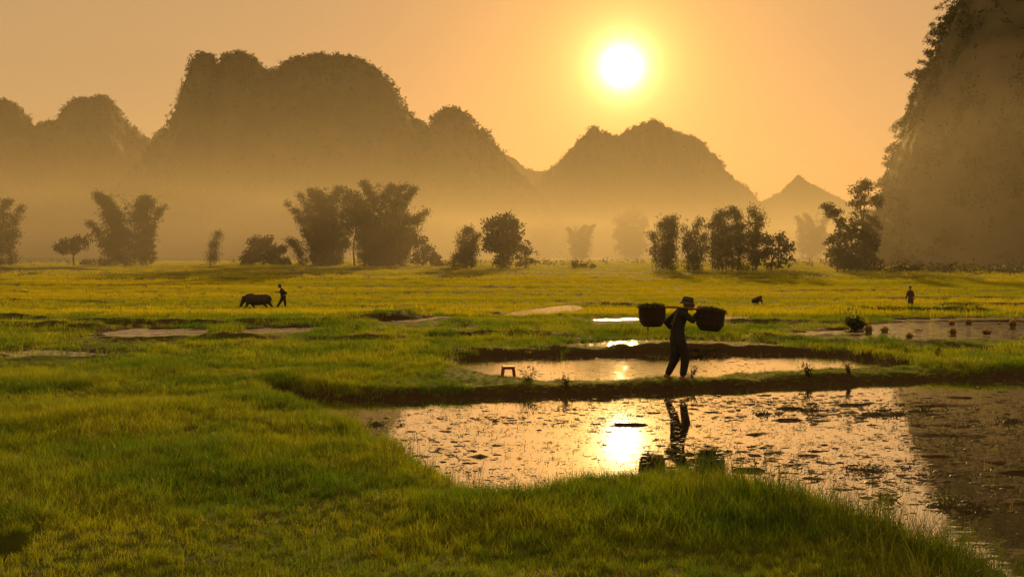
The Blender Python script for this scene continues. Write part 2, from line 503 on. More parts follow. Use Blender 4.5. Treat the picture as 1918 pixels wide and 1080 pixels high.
def cards(P, L, aspect=0.35, down=0.3, R=None):
    """diamond leaves at points P of length L"""
    R = R or rng
    n = len(P)
    d = R.normal(size=(n, 3)); d[:, 2] -= down
    d /= np.linalg.norm(d, axis=1, keepdims=True) + 1e-9
    s = np.cross(d, R.normal(size=(n, 3))); s /= np.linalg.norm(s, axis=1, keepdims=True) + 1e-9
    L = np.broadcast_to(np.asarray(L, float), (n,))[:, None] * R.uniform(0.6, 1.3, (n, 1))
    w = L * aspect * 0.5
    V = np.stack([P - d * L * 0.5, P + s * w, P + d * L * 0.5, P - s * w], 1).reshape(-1, 3)
    return V, np.arange(4 * n).reshape(n, 4)

def hill(D, prof, depth, label_name="hill", rough=0.03, trees=3500, tsize=6.0, seed=1, ext=(0.35, 0.35)):
    R = np.random.default_rng(seed); tsize *= 0.85; trees = int(trees * 1.1)
    s = D / F
    px = np.array([p[0] for p in prof], float); py = np.array([p[1] for p in prof], float)
    # carry the ends of the ridge down to the plain
    lz, rz = HY - py[0], HY - py[-1]
    px = np.concatenate([[px[0] - lz * ext[0] * 2, px[0] - lz * ext[0]], px, [px[-1] + rz * ext[1], px[-1] + rz * ext[1] * 2]])
    py = np.concatenate([[HY + 6, HY - lz * 0.55], py, [HY - rz * 0.55, HY + 6]])
    n = 320
    u = np.linspace(px[0], px[-1], n)
    z = np.interp(u, px, py)
    # the hill stands square to the line of sight: local x runs along its ridge
    azc = math.atan2(0.5 * (px[2] + px[-3]) - CX, F)
    rd = D / math.cos(azc)
    X = rd * np.tan(np.arctan2(u - CX, F) - azc)
    Z = H + (HY - z) / F * (D - X * math.sin(azc))
    zmax = Z.max()
    Z = Z + fbm(X / 9.0 + seed, X * 0 + seed, octv=3) * zmax * 0.014 * np.clip(Z / zmax * 2, 0, 1)
    m = 61
    v = np.linspace(-1, 1, m)
    XX, VV = np.meshgrid(X, v)
    ZR = np.broadcast_to(Z, XX.shape)
    hh = np.clip(ZR / zmax, 0.12, 1)
    prf = 1 - np.abs(VV) ** 1.4
    dep = depth * (0.45 + 0.55 * hh)
    YY = rd + VV * dep + 0.14 * depth * fbm(XX / 90.0 + seed, XX * 0 + 3.3, octv=2)
    corr = np.max((1 - np.abs(v) ** 1.4)[:, None] * rd / (rd + v[:, None] * depth * (0.45 + 0.55 * np.clip(Z / zmax, 0.12, 1))[None, :]), axis=0)
    ZZ = ZR * prf / corr[None, :]
    # gullies and ledges
    g = fbm(XX / 34.0 + seed * 3, YY / 60.0, ZZ / 26.0, octv=5)
    inner = (1 - np.abs(VV) ** 4)
    YY = YY + g * rough * zmax * 5.0 * inner * np.abs(VV) ** 0.5
    XX = XX + fbm(XX / 30.0, YY / 40.0, ZZ / 22.0 + 7, octv=4) * rough * zmax * 0.9 * np.abs(VV) ** 0.3
    ZZ = ZZ + fbm(XX / 24.0 + 50, YY / 24.0, octv=4) * rough * zmax * 0.7 * inner * np.clip(ZZ / zmax, 0, 1)
    ZZ = np.where(np.abs(VV) > 0.999, -6, ZZ - 2)
    ca_, sa_ = math.cos(azc), math.sin(azc)
    V = np.stack([XX.ravel() * ca_ + YY.ravel() * sa_, YY.ravel() * ca_ - XX.ravel() * sa_, ZZ.ravel()], 1)
    o = link(label_name, np_mesh(label_name, V, grid_faces(m, n), smooth=True), ROCK)
    tag(o, kind="structure")
    # tree cover as one mass on the sides and the crest
    k = (V[:, 2] > 4)
    vv = VV.ravel()
    wgt = np.where(k & (vv < 0.35), np.exp(-np.abs(vv) * 1.2) + 1.2 * np.exp(-(vv / 0.12) ** 2), 0)
    idx = R.choice(len(V), trees, p=wgt / wgt.sum())
    cen = V[idx] + R.normal(size=(trees, 3)) * np.array([tsize * 0.5, 4, tsize * 0.12])
    sz = tsize * R.uniform(0.5, 1.25, trees)
    q = 14
    P = np.repeat(cen, q, 0)
    off = R.normal(size=(trees * q, 3)) * 0.27
    P = P + off * np.repeat(sz, q)[:, None]
    P[:, 2] += np.repeat(sz, q) * 0.15
    VL, FL = cards(P, np.repeat(sz, q) * 0.40, 0.8, 0.0, R)
    c = link("tree_cover", np_mesh("tree_cover", VL, FL), HILLLEAF, o)
    tag(c, kind="stuff")
    return o

hill(1560, [(-160, 262), (-90, 215), (-40, 192), (0, 187), (18, 185), (30, 192), (42, 206), (55, 222), (66, 236), (80, 262), (95, 300)], 260, seed=2, trees=2200)
hill(1620, [(60, 235), (80, 226), (95, 223), (110, 215), (118, 200), (128, 187), (148, 178), (170, 179), (196, 180), (212, 191), (226, 207), (238, 220), (262, 245), (285, 266), (310, 290), (345, 325)], 280, seed=3, trees=2600)
hill(2100, [(262, 290), (280, 262), (290, 249), (302, 241), (316, 238), (340, 250), (380, 280)], 220, seed=4, trees=900, tsize=7)
hill(1200, [(226, 342), (246, 322), (266, 300), (287, 268), (306, 245), (322, 222), (332, 190), (339, 170), (346, 150), (352, 128), (358, 109), (366, 101), (376, 98), (390, 101), (400, 107), (407, 119),
            (414, 106), (424, 99), (440, 98), (452, 97), (466, 104), (480, 113), (492, 121), (506, 127), (520, 128), (532, 122), (546, 113), (560, 106), (580, 103), (600, 102), (624, 106), (655, 109),
            (680, 120), (704, 136), (720, 148), (734, 168), (750, 194), (766, 216), (788, 238), (812, 262), (840, 300)], 260, seed=5, trees=5200, tsize=6)
hill(1700, [(740, 262), (760, 240), (778, 225), (792, 226), (806, 240), (830, 275)], 160, seed=6, trees=700)
hill(1150, [(770, 275), (790, 256), (806, 238), (814, 222), (824, 211), (840, 203), (858, 206), (874, 215), (884, 226), (892, 242), (898, 252), (906, 245), (914, 248), (922, 262), (934, 282), (950, 304), (966, 324), (985, 345), (1005, 362)], 190, seed=7, trees=2600, tsize=6)
hill(2900, [(900, 262), (930, 278), (958, 294), (985, 314), (1012, 322), (1034, 318), (1060, 300)], 300, seed=8, trees=700, tsize=9)
hill(1950, [(1024, 322), (1046, 303), (1062, 284), (1078, 268), (1096, 250), (1108, 239), (1116, 235), (1126, 244), (1140, 251), (1158, 256), (1180, 268), (1205, 290), (1230, 312)], 300, seed=9, trees=1600, tsize=7, rough=0.02)
hill(2250, [(1110, 290), (1135, 266), (1160, 251), (1182, 239), (1205, 230), (1228, 223), (1240, 229), (1252, 238), (1270, 247), (1290, 251), (1308, 258), (1318, 266), (1326, 279), (1342, 293), (1350, 302), (1356, 316), (1376, 336), (1398, 351), (1416, 372)], 340, seed=10, trees=2200, tsize=7, rough=0.02)
hill(2350, [(1395, 386), (1425, 376), (1460, 359), (1476, 343), (1488, 332), (1495, 325), (1502, 331), (1514, 340), (1532, 350), (1562, 364), (1592, 379), (1640, 398)], 240, seed=11, trees=900, tsize=5, rough=0.01)

# the near limestone cliff
CLY, CLX = 240.0, 153.6
edge = [(1596, 524), (1606, 480), (1626, 430), (1645, 385), (1654, 345), (1664, 302), (1680, 262), (1690, 226), (1701, 198), (1716, 160), (1735, 130), (1742, 100), (1757, 68), (1772, 40), (1792, 12), (1812, 0), (1850, -40), (1905, -90), (1990, -140), (2120, -170)]
ez = np.array([H + (HY - e[1]) * CLY / F for e in edge]); ex = np.array([(e[0] - CX) * CLY / F for e in edge])
nz_, na_ = 150, 220
zt = np.linspace(-1.6, ez[-1], nz_)
cd, ca = math.hypot(CLX, CLY), math.atan2(CLX, CLY)
ta = np.array([math.atan2(e[0] - CX, F) for e in edge])                # azimuth of the edge
Re = cd * np.sin(ca - ta)                                              # radius whose left tangent is that azimuth
ez = H + (HY - np.array([e[1] for e in edge])) / F * np.sqrt(np.maximum(cd ** 2 - Re ** 2, 1)) * np.cos(ta)
zt = np.linspace(-1.6, ez[-1], nz_)
Rr = np.interp(zt, ez, Re)
ang = np.linspace(0, 2 * np.pi, na_, endpoint=False)
AA, ZT = np.meshgrid(ang, zt); RRm = np.broadcast_to(Rr[:, None], AA.shape)
bump = fbm(np.cos(AA) * 5 + 3, np.sin(AA) * 5, ZT / 14.0, octv=5)
strata = fbm(np.cos(AA) * 14, np.sin(AA) * 14, ZT / 5.0, octv=4)
RRm = RRm * (1 + 0.022 * bump + 0.016 * strata) - 1.2
CV = np.stack([CLX + RRm * np.cos(AA) * 1.0, CLY + RRm * np.sin(AA), ZT + 2.0 * fbm(np.cos(AA) * 6, np.sin(AA) * 6, ZT / 9.0)], -1)
top = CV[-1].mean(0)
CVf = np.concatenate([CV.reshape(-1, 3), [top]])
CFc = grid_faces(nz_, na_, wrap=True)
cap = [[(nz_ - 1) * na_ + i, (nz_ - 1) * na_ + (i + 1) % na_, nz_ * na_, nz_ * na_] for i in range(na_)]
me = np_mesh("cliff", CVf, CFc, smooth=True)
CLIFFROCK = principled("cliff_rock", (0.115, 0.098, 0.062), 0.9, noise=0.12, col2=(0.075, 0.074, 0.040), bump=0.8, bscale=0.6)
cliff = link("cliff", me, CLIFFROCK); tag(cliff, kind="structure")
R = np.random.default_rng(21)
fr = CV[:, :, :].reshape(-1, 3)
wgt = ((np.sin(AA).ravel() < 0.35)).astype(float) * (0.35 + np.clip(fbm(np.cos(AA) * 7, np.sin(AA) * 7, ZT / 9.0).ravel() * 2.5, -0.3, 1))
idx = R.choice(len(fr), 8500, p=wgt / wgt.sum())
sz = R.uniform(0.7, 2.2, len(idx)); q = 14
P = np.repeat(fr[idx], q, 0) + R.normal(size=(len(idx) * q, 3)) * 0.36 * np.repeat(sz, q)[:, None]
VL, FL = cards(P, np.repeat(sz, q) * 0.44, 0.6, 0.2, R)
tag(link("tree_cover", np_mesh("tree_cover", VL, FL), HILLLEAF, cliff), kind="stuff")

# ------------------------------------------------------------------ haze
def vol_box(name, lo, hi, dens, col, aniso):
    lo = np.array(lo, float); hi = np.array(hi, float)
    V = [(x, y, z) for z in (lo[2], hi[2]) for y in (lo[1], hi[1]) for x in (lo[0], hi[0])]
    Fc = [(0, 2, 3, 1), (4, 5, 7, 6), (0, 1, 5, 4), (2, 6, 7, 3), (0, 4, 6, 2), (1, 3, 7, 5)]
    m, t = new_mat(name)
    o = N(t, "ShaderNodeOutputMaterial"); pv = N(t, "ShaderNodeVolumePrincipled")
    pv.inputs['Color'].default_value = (*col, 1)
    pv.inputs['Density'].default_value = dens
    pv.inputs['Anisotropy'].default_value = aniso
    pv.inputs['Density Attribute'].default_value = ""
    pv.inputs['Temperature Attribute'].default_value = ""
    pv.inputs['Color Attribute'].default_value = ""
    t.links.new(pv.outputs[0], o.inputs['Volume'])
    tag(link(name, np_mesh(name, V, Fc), m), kind="stuff")
vol_box("haze", (-5000, -400, -8), (5000, 5000, 300), HAZE_DENSITY, (0.97, 0.89, 0.66), 0.05)
vol_box("ground_mist", (-1500, 120, -5), (1500, 1050, 29), MIST_DENSITY, (0.97, 0.89, 0.66), 0.35)
#@@DETAILS

# ------------------------------------------------------------------ grass (instanced tufts)
def blade_tuft(name, n, rad, hgt, wid, segs, bend, mat, R, flat=0.0):
    Vs, Fs = [], []
    b = 0
    for i in range(n):
        a = R.uniform(0, 2 * np.pi); r = rad * math.sqrt(R.uniform())
        p0 = np.array([r * math.cos(a), r * math.sin(a), -0.02])
        hd = R.uniform(0, 2 * np.pi); dirv = np.array([math.cos(hd), math.sin(hd), 0])
        hh = hgt * R.uniform(0.55, 1.15); bb = bend * R.uniform(0.1, 1.3) * hh
        sd = R.uniform(0, np.pi); side = np.array([math.cos(sd), math.sin(sd), 0]) * wid * R.uniform(0.7, 1.3) * 0.5
        pts = []
        for k in range(segs + 1):
            t_ = k / segs
            c = p0 + dirv * bb * t_ ** 2 + np.array([0, 0, hh * (t_ - 0.25 * bend * t_ ** 3)])
            wv = side * (1 - t_ ** 1.5)
            if k < segs:
                pts += [c - wv, c + wv]
            else:
                pts += [c]
        Vs += pts
        for k in range(segs - 1):
            Fs.append((b + 2 * k, b + 2 * k + 1, b + 2 * k + 3, b + 2 * k + 2))
        k = segs - 1
        Fs.append((b + 2 * k, b + 2 * k + 1, b + 2 * segs))
        b += len(pts)
    m = bpy.data.meshes.new(name); m.from_pydata([tuple(v) for v in Vs], [], Fs); m.update()
    m.materials.append(mat)
    return m

def tuft_collection(name, meshes):
    c = bpy.data.collections.new(name)
    for i, m in enumerate(meshes):
        ob = bpy.data.objects.new("%s_%02d" % (name, i), m)
        c.objects.link(ob)
    return c

def scatter_group(coll):
    g = bpy.data.node_groups.new("scatter_" + coll.name, 'GeometryNodeTree')
    g.interface.new_socket("Geometry", in_out='INPUT', socket_type='NodeSocketGeometry')
    g.interface.new_socket("Geometry", in_out='OUTPUT', socket_type='NodeSocketGeometry')
    gi = g.nodes.new('NodeGroupInput'); go = g.nodes.new('NodeGroupOutput')
    ip = g.nodes.new('GeometryNodeInstanceOnPoints')
    ci = g.nodes.new('GeometryNodeCollectionInfo')
    ci.inputs[0].default_value = coll
    ci.inputs['Separate Children'].default_value = True
    ci.inputs['Reset Children'].default_value = True
    def na(nm, ty):
        n = g.nodes.new('GeometryNodeInputNamedAttribute'); n.data_type = ty; n.inputs[0].default_value = nm
        return n.outputs[0]
    g.links.new(gi.outputs[0], ip.inputs['Points'])
    g.links.new(ci.outputs[0], ip.inputs['Instance'])
    ip.inputs['Pick Instance'].default_value = True
    g.links.new(na("idx", 'INT'), ip.inputs['Instance Index'])
    g.links.new(na("rot", 'FLOAT_VECTOR'), ip.inputs['Rotation'])
    g.links.new(na("scl", 'FLOAT_VECTOR'), ip.inputs['Scale'])
    g.links.new(ip.outputs[0], go.inputs[0])
    return g

def scatter(name, P, S, coll, R, tilt=0.12, kind="stuff"):
    n = len(P)
    me = bpy.data.meshes.new(name)
    me.vertices.add(n); me.vertices.foreach_set("co", np.asarray(P, np.float32).ravel())
    k = len(coll.objects)
    a = me.attributes.new("idx", 'INT', 'POINT'); a.data.foreach_set("value", R.integers(0, k, n).astype(np.int32))
    rot = np.stack([R.normal(0, tilt, n), R.normal(0, tilt, n), R.uniform(0, 6.283, n)], 1).astype(np.float32)
    a = me.attributes.new("rot", 'FLOAT_VECTOR', 'POINT'); a.data.foreach_set("vector", rot.ravel())
    S = np.asarray(S, float)
    if S.ndim == 1: S = np.stack([S, S, S], 1)
    a = me.attributes.new("scl", 'FLOAT_VECTOR', 'POINT'); a.data.foreach_set("vector", S.astype(np.float32).ravel())
    o = link(name, me)
    md = o.modifiers.new("scatter", 'NODES'); md.node_group = scatter_group(coll)
    tag(o, kind=kind)
    return o

def pool_dist(X, Y):
    d = np.full(X.shape, 1e3)
    for i, (nm, poly, lvl, mt) in enumerate(POOLS):
        x0, y0 = poly.min(0) - 2; x1, y1 = poly.max(0) + 2
        sel = (X > x0) & (X < x1) & (Y > y0) & (Y < y1)
        if sel.any():
            dd = sdf(poly, X[sel], Y[sel]) + pool_wob(i, X[sel], Y[sel])
            d[sel] = np.minimum(d[sel], dd)
    return d

def short_before_water(X, Y, S):
    hit = np.zeros(X.shape, bool)
    for k_ in (0.5, 1.0, 1.6, 2.3, 3.0):
        hit |= pool_dist(X, Y + k_) < 0
    return np.where(hit, S * 0.38, S)

def sample(y0, y1, dens0, dens1, R, margin=1.22):
    """random points of the visible wedge of ground, density falling with distance"""
    out = []
    ymid = np.geomspace(y0, y1, 14)
    for a, b in zip(ymid[:-1], ymid[1:]):
        f = (math.log((a + b) / 2) - math.log(y0)) / (math.log(y1) - math.log(y0))
        dn = math.exp(math.log(dens0) * (1 - f) + math.log(dens1) * f)
        hw = 0.5143 * margin * b + 0.6
        n = int((b - a) * 2 * hw * dn)
        X = R.uniform(-hw, hw, n); Y = R.uniform(a, b, n)
        keep = np.abs(X) < 0.5143 * margin * Y + 0.6
        out.append(np.stack([X[keep], Y[keep]], 1))
    return np.concatenate(out)

R = np.random.default_rng(31)
C_NEAR = tuft_collection("near_tuft", [blade_tuft("near_tuft", 20, 0.075, 0.155, 0.0055, 3, 0.5, GRASS, R) for _ in range(9)]
                         + [blade_tuft("near_tuft", 12, 0.08, 0.17, 0.005, 3, 0.9, DRYGRASS, R), blade_tuft("near_tuft", 9, 0.06, 0.10, 0.020, 3, 1.0, GRASS, R), blade_tuft("near_tuft", 7, 0.09, 0.24, 0.004, 4, 0.9, DRYGRASS, R)])
C_TALL = tuft_collection("tall_tuft", [blade_tuft("tall_tuft", 11, 0.07, 0.52, 0.0060, 5, 0.6, TALLGRASS, R) for _ in range(6)])
C_MID = tuft_collection("mid_tuft", [blade_tuft("mid_tuft", 28, 0.17, 0.17, 0.011, 2, 0.5, GRASS, R) for _ in range(6)]
                        + [blade_tuft("mid_tuft", 20, 0.16, 0.17, 0.009, 2, 0.8, DRYGRASS, R)])
C_RICE = tuft_collection("rice_tuft", [blade_tuft("rice_tuft", 40, 0.45, 0.26, 0.022, 2, 0.4, RICE, R) for _ in range(6)])
C_FAR = tuft_collection("far_rice", [blade_tuft("far_rice", 70, 1.3, 0.34, 0.055, 1, 0.3, RICE, R) for _ in range(5)])
C_SEED = tuft_collection("rice_shoot", [blade_tuft("rice_shoot", 9, 0.05, 0.24, 0.008, 3, 0.6, GRASS, R) for _ in range(6)])
C_STALK = tuft_collection("stalk", [blade_tuft("stalk", 2, 0.05, 0.24, 0.0045, 3, 0.35, GRASS, R) for _ in range(6)])

# near meadow 4..21 m
P2 = sample(3.5, 21, 380, 150, R)
X, Y = P2[:, 0], P2[:, 1]
d = pool_dist(X, Y)
h, bare = terrain(X, Y)
patch = fbm(X * 0.55 + 9, Y * 0.55, octv=3)
pit = np.hypot((X - PIT[0]) / 0.42, (Y - PIT[1]) / 0.7)
dykezone = smoothstep(16.6, 17.3, Y) * smoothstep(-2.5, 0.2, X)
keep = (d > 0.05 + 0.12 * R.random(len(X))) & (R.random(len(X)) < 1.1 + 0.6 * patch) & (pit > 0.72)
keep &= ~((dykezone > 0.5) & (R.random(len(X)) < 0.15))
X, Y, h, d, patch, dz = (v[keep] for v in (X, Y, h, d, patch, dykezone))
sc = (0.92 + 1.1 * patch) * R.uniform(0.7, 1.25, len(X)) * (1 - 0.45 * dz)
sc *= 1 + 0.35 * smoothstep(0.6, 0.15, d) * (Y < 15)
sc = np.clip(sc, 0.58, 1.6)
sc = np.where(Y > 16.9, short_before_water(X, Y, sc * 1.25), sc)
scatter("meadow_grass", np.stack([X, Y, h], 1), np.stack([np.clip(sc, .6, 1.2), np.clip(sc, .6, 1.2), sc], 1), C_NEAR, R)
# long blades along the near bank, thickest to the right
P2 = sample(5.5, 15.5, 130, 70, R)
X, Y = P2[:, 0], P2[:, 1]
d = pool_dist(X, Y)
rightness = smoothstep(0.8, 2.4, X)
keep = (d > 0.02) & (R.random(len(X)) < (0.75 * rightness * smoothstep(1.6, 0.3, d) + 0.16 * smoothstep(0.6, 0.15, d) + 0.30 * smoothstep(2.6, 4.5, X) * smoothstep(3.0, 0.5, d))) & (Y < 14.5)
X, Y = X[keep], Y[keep]
h, _ = terrain(X, Y)
scatter("bank_grass", np.stack([X, Y, h], 1), R.uniform(0.55, 1.05, len(X)), C_TALL, R, tilt=0.2)
# middle ground 21..48 m
P2 = sample(20.5, 48, 42, 16, R, 1.15)
X, Y = P2[:, 0], P2[:, 1]
d = pool_dist(X, Y)
h, bare = terrain(X, Y)
keep = (d > 0.12) & (R.random(len(X)) < 1.0 - 0.62 * bare)
X, Y, h = X[keep], Y[keep], h[keep]
sc = R.uniform(0.6, 1.35, len(X)) * (1 + 0.7 * fbm(X * 0.3, Y * 0.3, octv=2))
scatter("field_grass", np.stack([X, Y, h], 1), short_before_water(X, Y, np.clip(sc, 0.4, 1.8)), C_MID, R)
# rice fields 40..120 m
P2 = sample(38, 125, 3.6, 1.7, R, 1.12)
X, Y = P2[:, 0], P2[:, 1]
d = pool_dist(X, Y)
h, bare = terrain(X, Y)
keep = (d > 0.35) & (R.random(len(X)) < 1.0 - 0.85 * bare)
X, Y, h = X[keep], Y[keep], h[keep]
scatter("rice_crop", np.stack([X, Y, h], 1), short_before_water(X, Y, R.uniform(0.7, 1.25, len(X))), C_RICE, R)
P2 = sample(115, 420, 0.32, 0.06, R, 1.1)
X, Y = P2[:, 0], P2[:, 1]
h, bare = terrain(X, Y)
keep = (R.random(len(X)) < 1.0 - 0.8 * bare) & (np.hypot((X - CLX) / 1.0, (Y - CLY) / 0.9) > 80)
scatter("far_rice_crop", np.stack([X[keep], Y[keep], h[keep]], 1), R.uniform(0.7, 1.3, keep.sum()), C_FAR, R)

# shoots standing in the water
def pool_points(poly, n, R):
    x0, y0 = poly.min(0); x1, y1 = poly.max(0)
    X = R.uniform(x0, x1, n); Y = R.uniform(y0, y1, n)
    k = (sdf(poly, X, Y) < -0.02) & (np.abs(X) < 0.62 * Y + 1)
    return X[k], Y[k]
allP, allS = [], []
for i, (nm, poly, lvl, mt) in enumerate(POOLS):
    area = (poly.max(0) - poly.min(0)).prod()
    dens = {0: 9.0, 1: 7.0}.get(i, 2.5)
    if nm == "seedling_paddy_water": dens = 22
    if nm == "transplant_paddy_water": dens = 0.8
    X, Y = pool_points(poly, int(min(area, 900) * dens), R)
    if i == 0:
        k = R.random(len(X)) < np.clip(0.25 + 1.3 * fbm(X * 0.5, Y * 0.5, octv=2) + 0.4 * (X < 0.5) + 0.5 * (Y > 16) + 0.35 * (X / Y > 0.39), 0.03, 1)
        X, Y = X[k], Y[k]
    allP.append(np.stack([X, Y, np.full(len(X), lvl - 0.03)], 1)); allS.append(R.uniform(0.45, 1.15, len(X)) if i < 2 else R.uniform(0.4, 1.0, len(X)))
P = np.concatenate(allP); S = np.concatenate(allS)
scatter("rice_shoots", P, S, C_STALK, R, tilt=0.2)
# transplanted seedlings in rows
rows = []
for i, (nm, poly, lvl, mt) in enumerate(POOLS):
    if nm == "seedling_paddy_water":
        x0, y0 = poly.min(0); x1, y1 = poly.max(0)
        gx, gy = np.meshgrid(np.arange(x0, x1, 0.24), np.arange(y0, y1, 0.30))
        gx = gx.ravel() + R.normal(0, 0.03, gx.size); gy = gy.ravel() + R.normal(0, 0.04, gy.size)
        k = sdf(poly, gx, gy) < 0
        rows.append(np.stack([gx[k], gy[k], np.full(k.sum(), lvl - 0.02)], 1))
P = np.concatenate(rows)
scatter("rice_seedlings", P, R.uniform(0.8, 1.3, len(P)), C_SEED, R)

# ------------------------------------------------------------------ mud clods and floating weed in the paddies
def clod_mesh(X, Y, W, lvl, R, hfac=0.28):
    """low irregular lumps, 12 sided"""
    n = len(X); k = 9
    a = np.linspace(0, 2 * np.pi, k, endpoint=False)
    ja = R.uniform(0.35, 1.35, (n, k)); st = R.uniform(1.0, 2.3, n)
    V = np.zeros((n, 2 * k + 1, 3))
    for ring, (rf, hf) in enumerate(((1.0, -0.25), (0.62, 0.75))):
        r = W[:, None] * 0.5 * ja * rf
        V[:, ring * k:(ring + 1) * k, 0] = X[:, None] + r * np.cos(a)[None] * st[:, None]
        V[:, ring * k:(ring + 1) * k, 1] = Y[:, None] + r * np.sin(a)[None]
        V[:, ring * k:(ring + 1) * k, 2] = lvl + W[:, None] * hfac * hf * R.uniform(0.6, 1.3, (n, k))
    V[:, 2 * k, 0] = X; V[:, 2 * k, 1] = Y; V[:, 2 * k, 2] = lvl + W * hfac * R.uniform(0.8, 1.2, n)
    fq = []
    for j in range(k):
        jn = (j + 1) % k
        fq += [(j, jn, k + jn), (j, k + jn, k + j), (k + j, k + jn, 2 * k)]
    fq = np.array(fq)
    Fc = (fq[None] + (np.arange(n) * (2 * k + 1))[:, None, None]).reshape(-1, 3)
    return V.reshape(-1, 3), Fc

npoly = POOLS[0][1]
X = []; Y = []; W = []
for cxp, cyp, sx, sy, n, w0, w1 in (
    (1400, 752, 190, 12, 330, 0.05, 0.16), (1560, 775, 130, 18, 300, 0.05, 0.20), (1650, 770, 60, 10, 70, 0.1, 0.26), (1480, 760, 120, 14, 160, 0.06, 0.2),
    (1050, 790, 150, 6, 130, 0.05, 0.16), (900, 785, 60, 5, 60, 0.05, 0.16), (1150, 765, 120, 10, 120, 0.05, 0.14),
    (740, 800, 60, 9, 46, 0.06, 0.15), (820, 830, 60, 12, 70, 0.06, 0.17), (880, 870, 60, 16, 90, 0.05, 0.15), (940, 915, 60, 16, 110, 0.04, 0.12),
    (1330, 845, 60, 14, 110, 0.05, 0.16), (1430, 850, 70, 14, 120, 0.05, 0.2), (1550, 880, 110, 12, 150, 0.04, 0.16), (1650, 900, 70, 12, 90, 0.05, 0.18),
    (1780, 950, 90, 16, 60, 0.05, 0.22), (1600, 830, 200, 45, 280, 0.03, 0.10), (1800, 830, 120, 60, 330, 0.03, 0.12), (1250, 790, 120, 25, 180, 0.03, 0.12),
    (1000, 830, 120, 30, 90, 0.03, 0.10), (700, 775, 90, 8, 50, 0.03, 0.10), (1860, 760, 120, 25, 260, 0.04, 0.16), (1830, 870, 110, 60, 420, 0.03, 0.12), (1760, 800, 90, 40, 260, 0.03, 0.12), (1100, 750, 250, 4, 200, 0.03, 0.09), (1300, 820, 330, 50, 900, 0.02, 0.05), (950, 800, 180, 40, 350, 0.02, 0.06), (1780, 850, 130, 70, 700, 0.02, 0.06)):
    px = R.normal(cxp, sx, n); py = R.normal(cyp, sy, n)
    yy = F * H / (np.maximum(py, 712) - HY); xx = (px - CX) * yy / F
    X.append(xx); Y.append(yy); W.append(R.uniform(w0, w1, n) * 0.5 * np.minimum(np.exp(R.normal(-0.25, 0.5, n)), 1.6))
X = np.concatenate(X); Y = np.concatenate(Y); W = np.concatenate(W)
k = (sdf(npoly, X, Y) < -0.05) & (R.random(len(X)) < 0.9)
V, Fc = clod_mesh(X[k], Y[k], W[k], 0.0, R, 0.13)
tag(link("floating_mud", np_mesh("floating_mud", V, Fc), MUD), kind="stuff")
k2 = np.nonzero(k)[0]; k2 = k2[R.random(len(k2)) < 0.55]
P = np.stack([np.repeat(X[k2], 5) + R.normal(0, 0.07, 5 * len(k2)), np.repeat(Y[k2], 5) + R.normal(0, 0.07, 5 * len(k2)), R.uniform(0.0, 0.02, 5 * len(k2))], 1)
V, Fc = cards(P, 0.09, 0.12, 0.0, R)
V[:, 2] = np.repeat(P[:, 2], 4) + (V[:, 2] - np.repeat(P[:, 2], 4)) * 0.35
tag(link("floating_weed", np_mesh("floating_weed", V, Fc), LEAF2), kind="stuff")
up = POOLS[1][1]
X, Y = pool_points(up, 900, R)
k = (R.random(len(X)) < np.clip(0.2 + fbm(X * 0.8, Y * 0.8) * 1.5, 0.02, 1))
V, Fc = clod_mesh(X[k], Y[k], R.uniform(0.02, 0.07, k.sum()), 0.03, R, 0.13)
tag(link("floating_mud", np_mesh("floating_mud", V, Fc, smooth=True), MUD), kind="stuff")

# ------------------------------------------------------------------ trees and bamboo
def tube(path, radii, seg=6):
    path = np.asarray(path, float); n = len(path)
    tg = np.gradient(path, axis=0); tg /= np.linalg.norm(tg, axis=1, keepdims=True) + 1e-9
    ref = np.where(np.abs(tg[:, 2:3]) > 0.9, np.array([[1.0, 0, 0]]), np.array([[0, 0, 1.0]]))
    a = np.cross(tg, ref); a /= np.linalg.norm(a, axis=1, keepdims=True); b = np.cross(tg, a)
    th = np.linspace(0, 2 * np.pi, seg, endpoint=False)
    V = path[:, None, :] + np.asarray(radii)[:, None, None] * (np.cos(th)[None, :, None] * a[:, None, :] + np.sin(th)[None, :, None] * b[:, None, :])
    V = V.reshape(-1, 3)
    Fc = grid_faces(n, seg, wrap=True)
    c0, c1 = len(V), len(V) + 1
    V = np.concatenate([V, path[:1], path[-1:]])
    caps = [[(i + 1) % seg, i, c0, c0] for i in range(seg)] + [[(n - 1) * seg + i, (n - 1) * seg + (i + 1) % seg, c1, c1] for i in range(seg)]
    return V, Fc, caps

def tube_mesh(name, path, radii, seg=6):
    V, Fc, caps = tube(path, radii, seg)
    m = bpy.data.meshes.new(name)
    m.from_pydata([tuple(v) for v in V], [], [tuple(int(i) for i in f) for f in Fc] + [tuple(int(i) for i in f[:3]) for f in caps])
    m.polygons.foreach_set("use_smooth", [True] * len(m.polygons))
    m.update()
    return m

def sprays(cen, nleaf, spread, L, R, aspect=0.3, down=0.5):
    P = np.repeat(cen, nleaf, 0) + R.normal(size=(len(cen) * nleaf, 3)) * spread
    return cards(P, L, aspect, down, R)

def merge(parts):
    Vs, Fs, b = [], [], 0
    for V, Fc in parts:
        Vs.append(V); Fs.append(Fc + b); b += len(V)
    return np.concatenate(Vs), np.concatenate(Fs)

def dist_at(base_y):
    return GP(CX, base_y)[1]

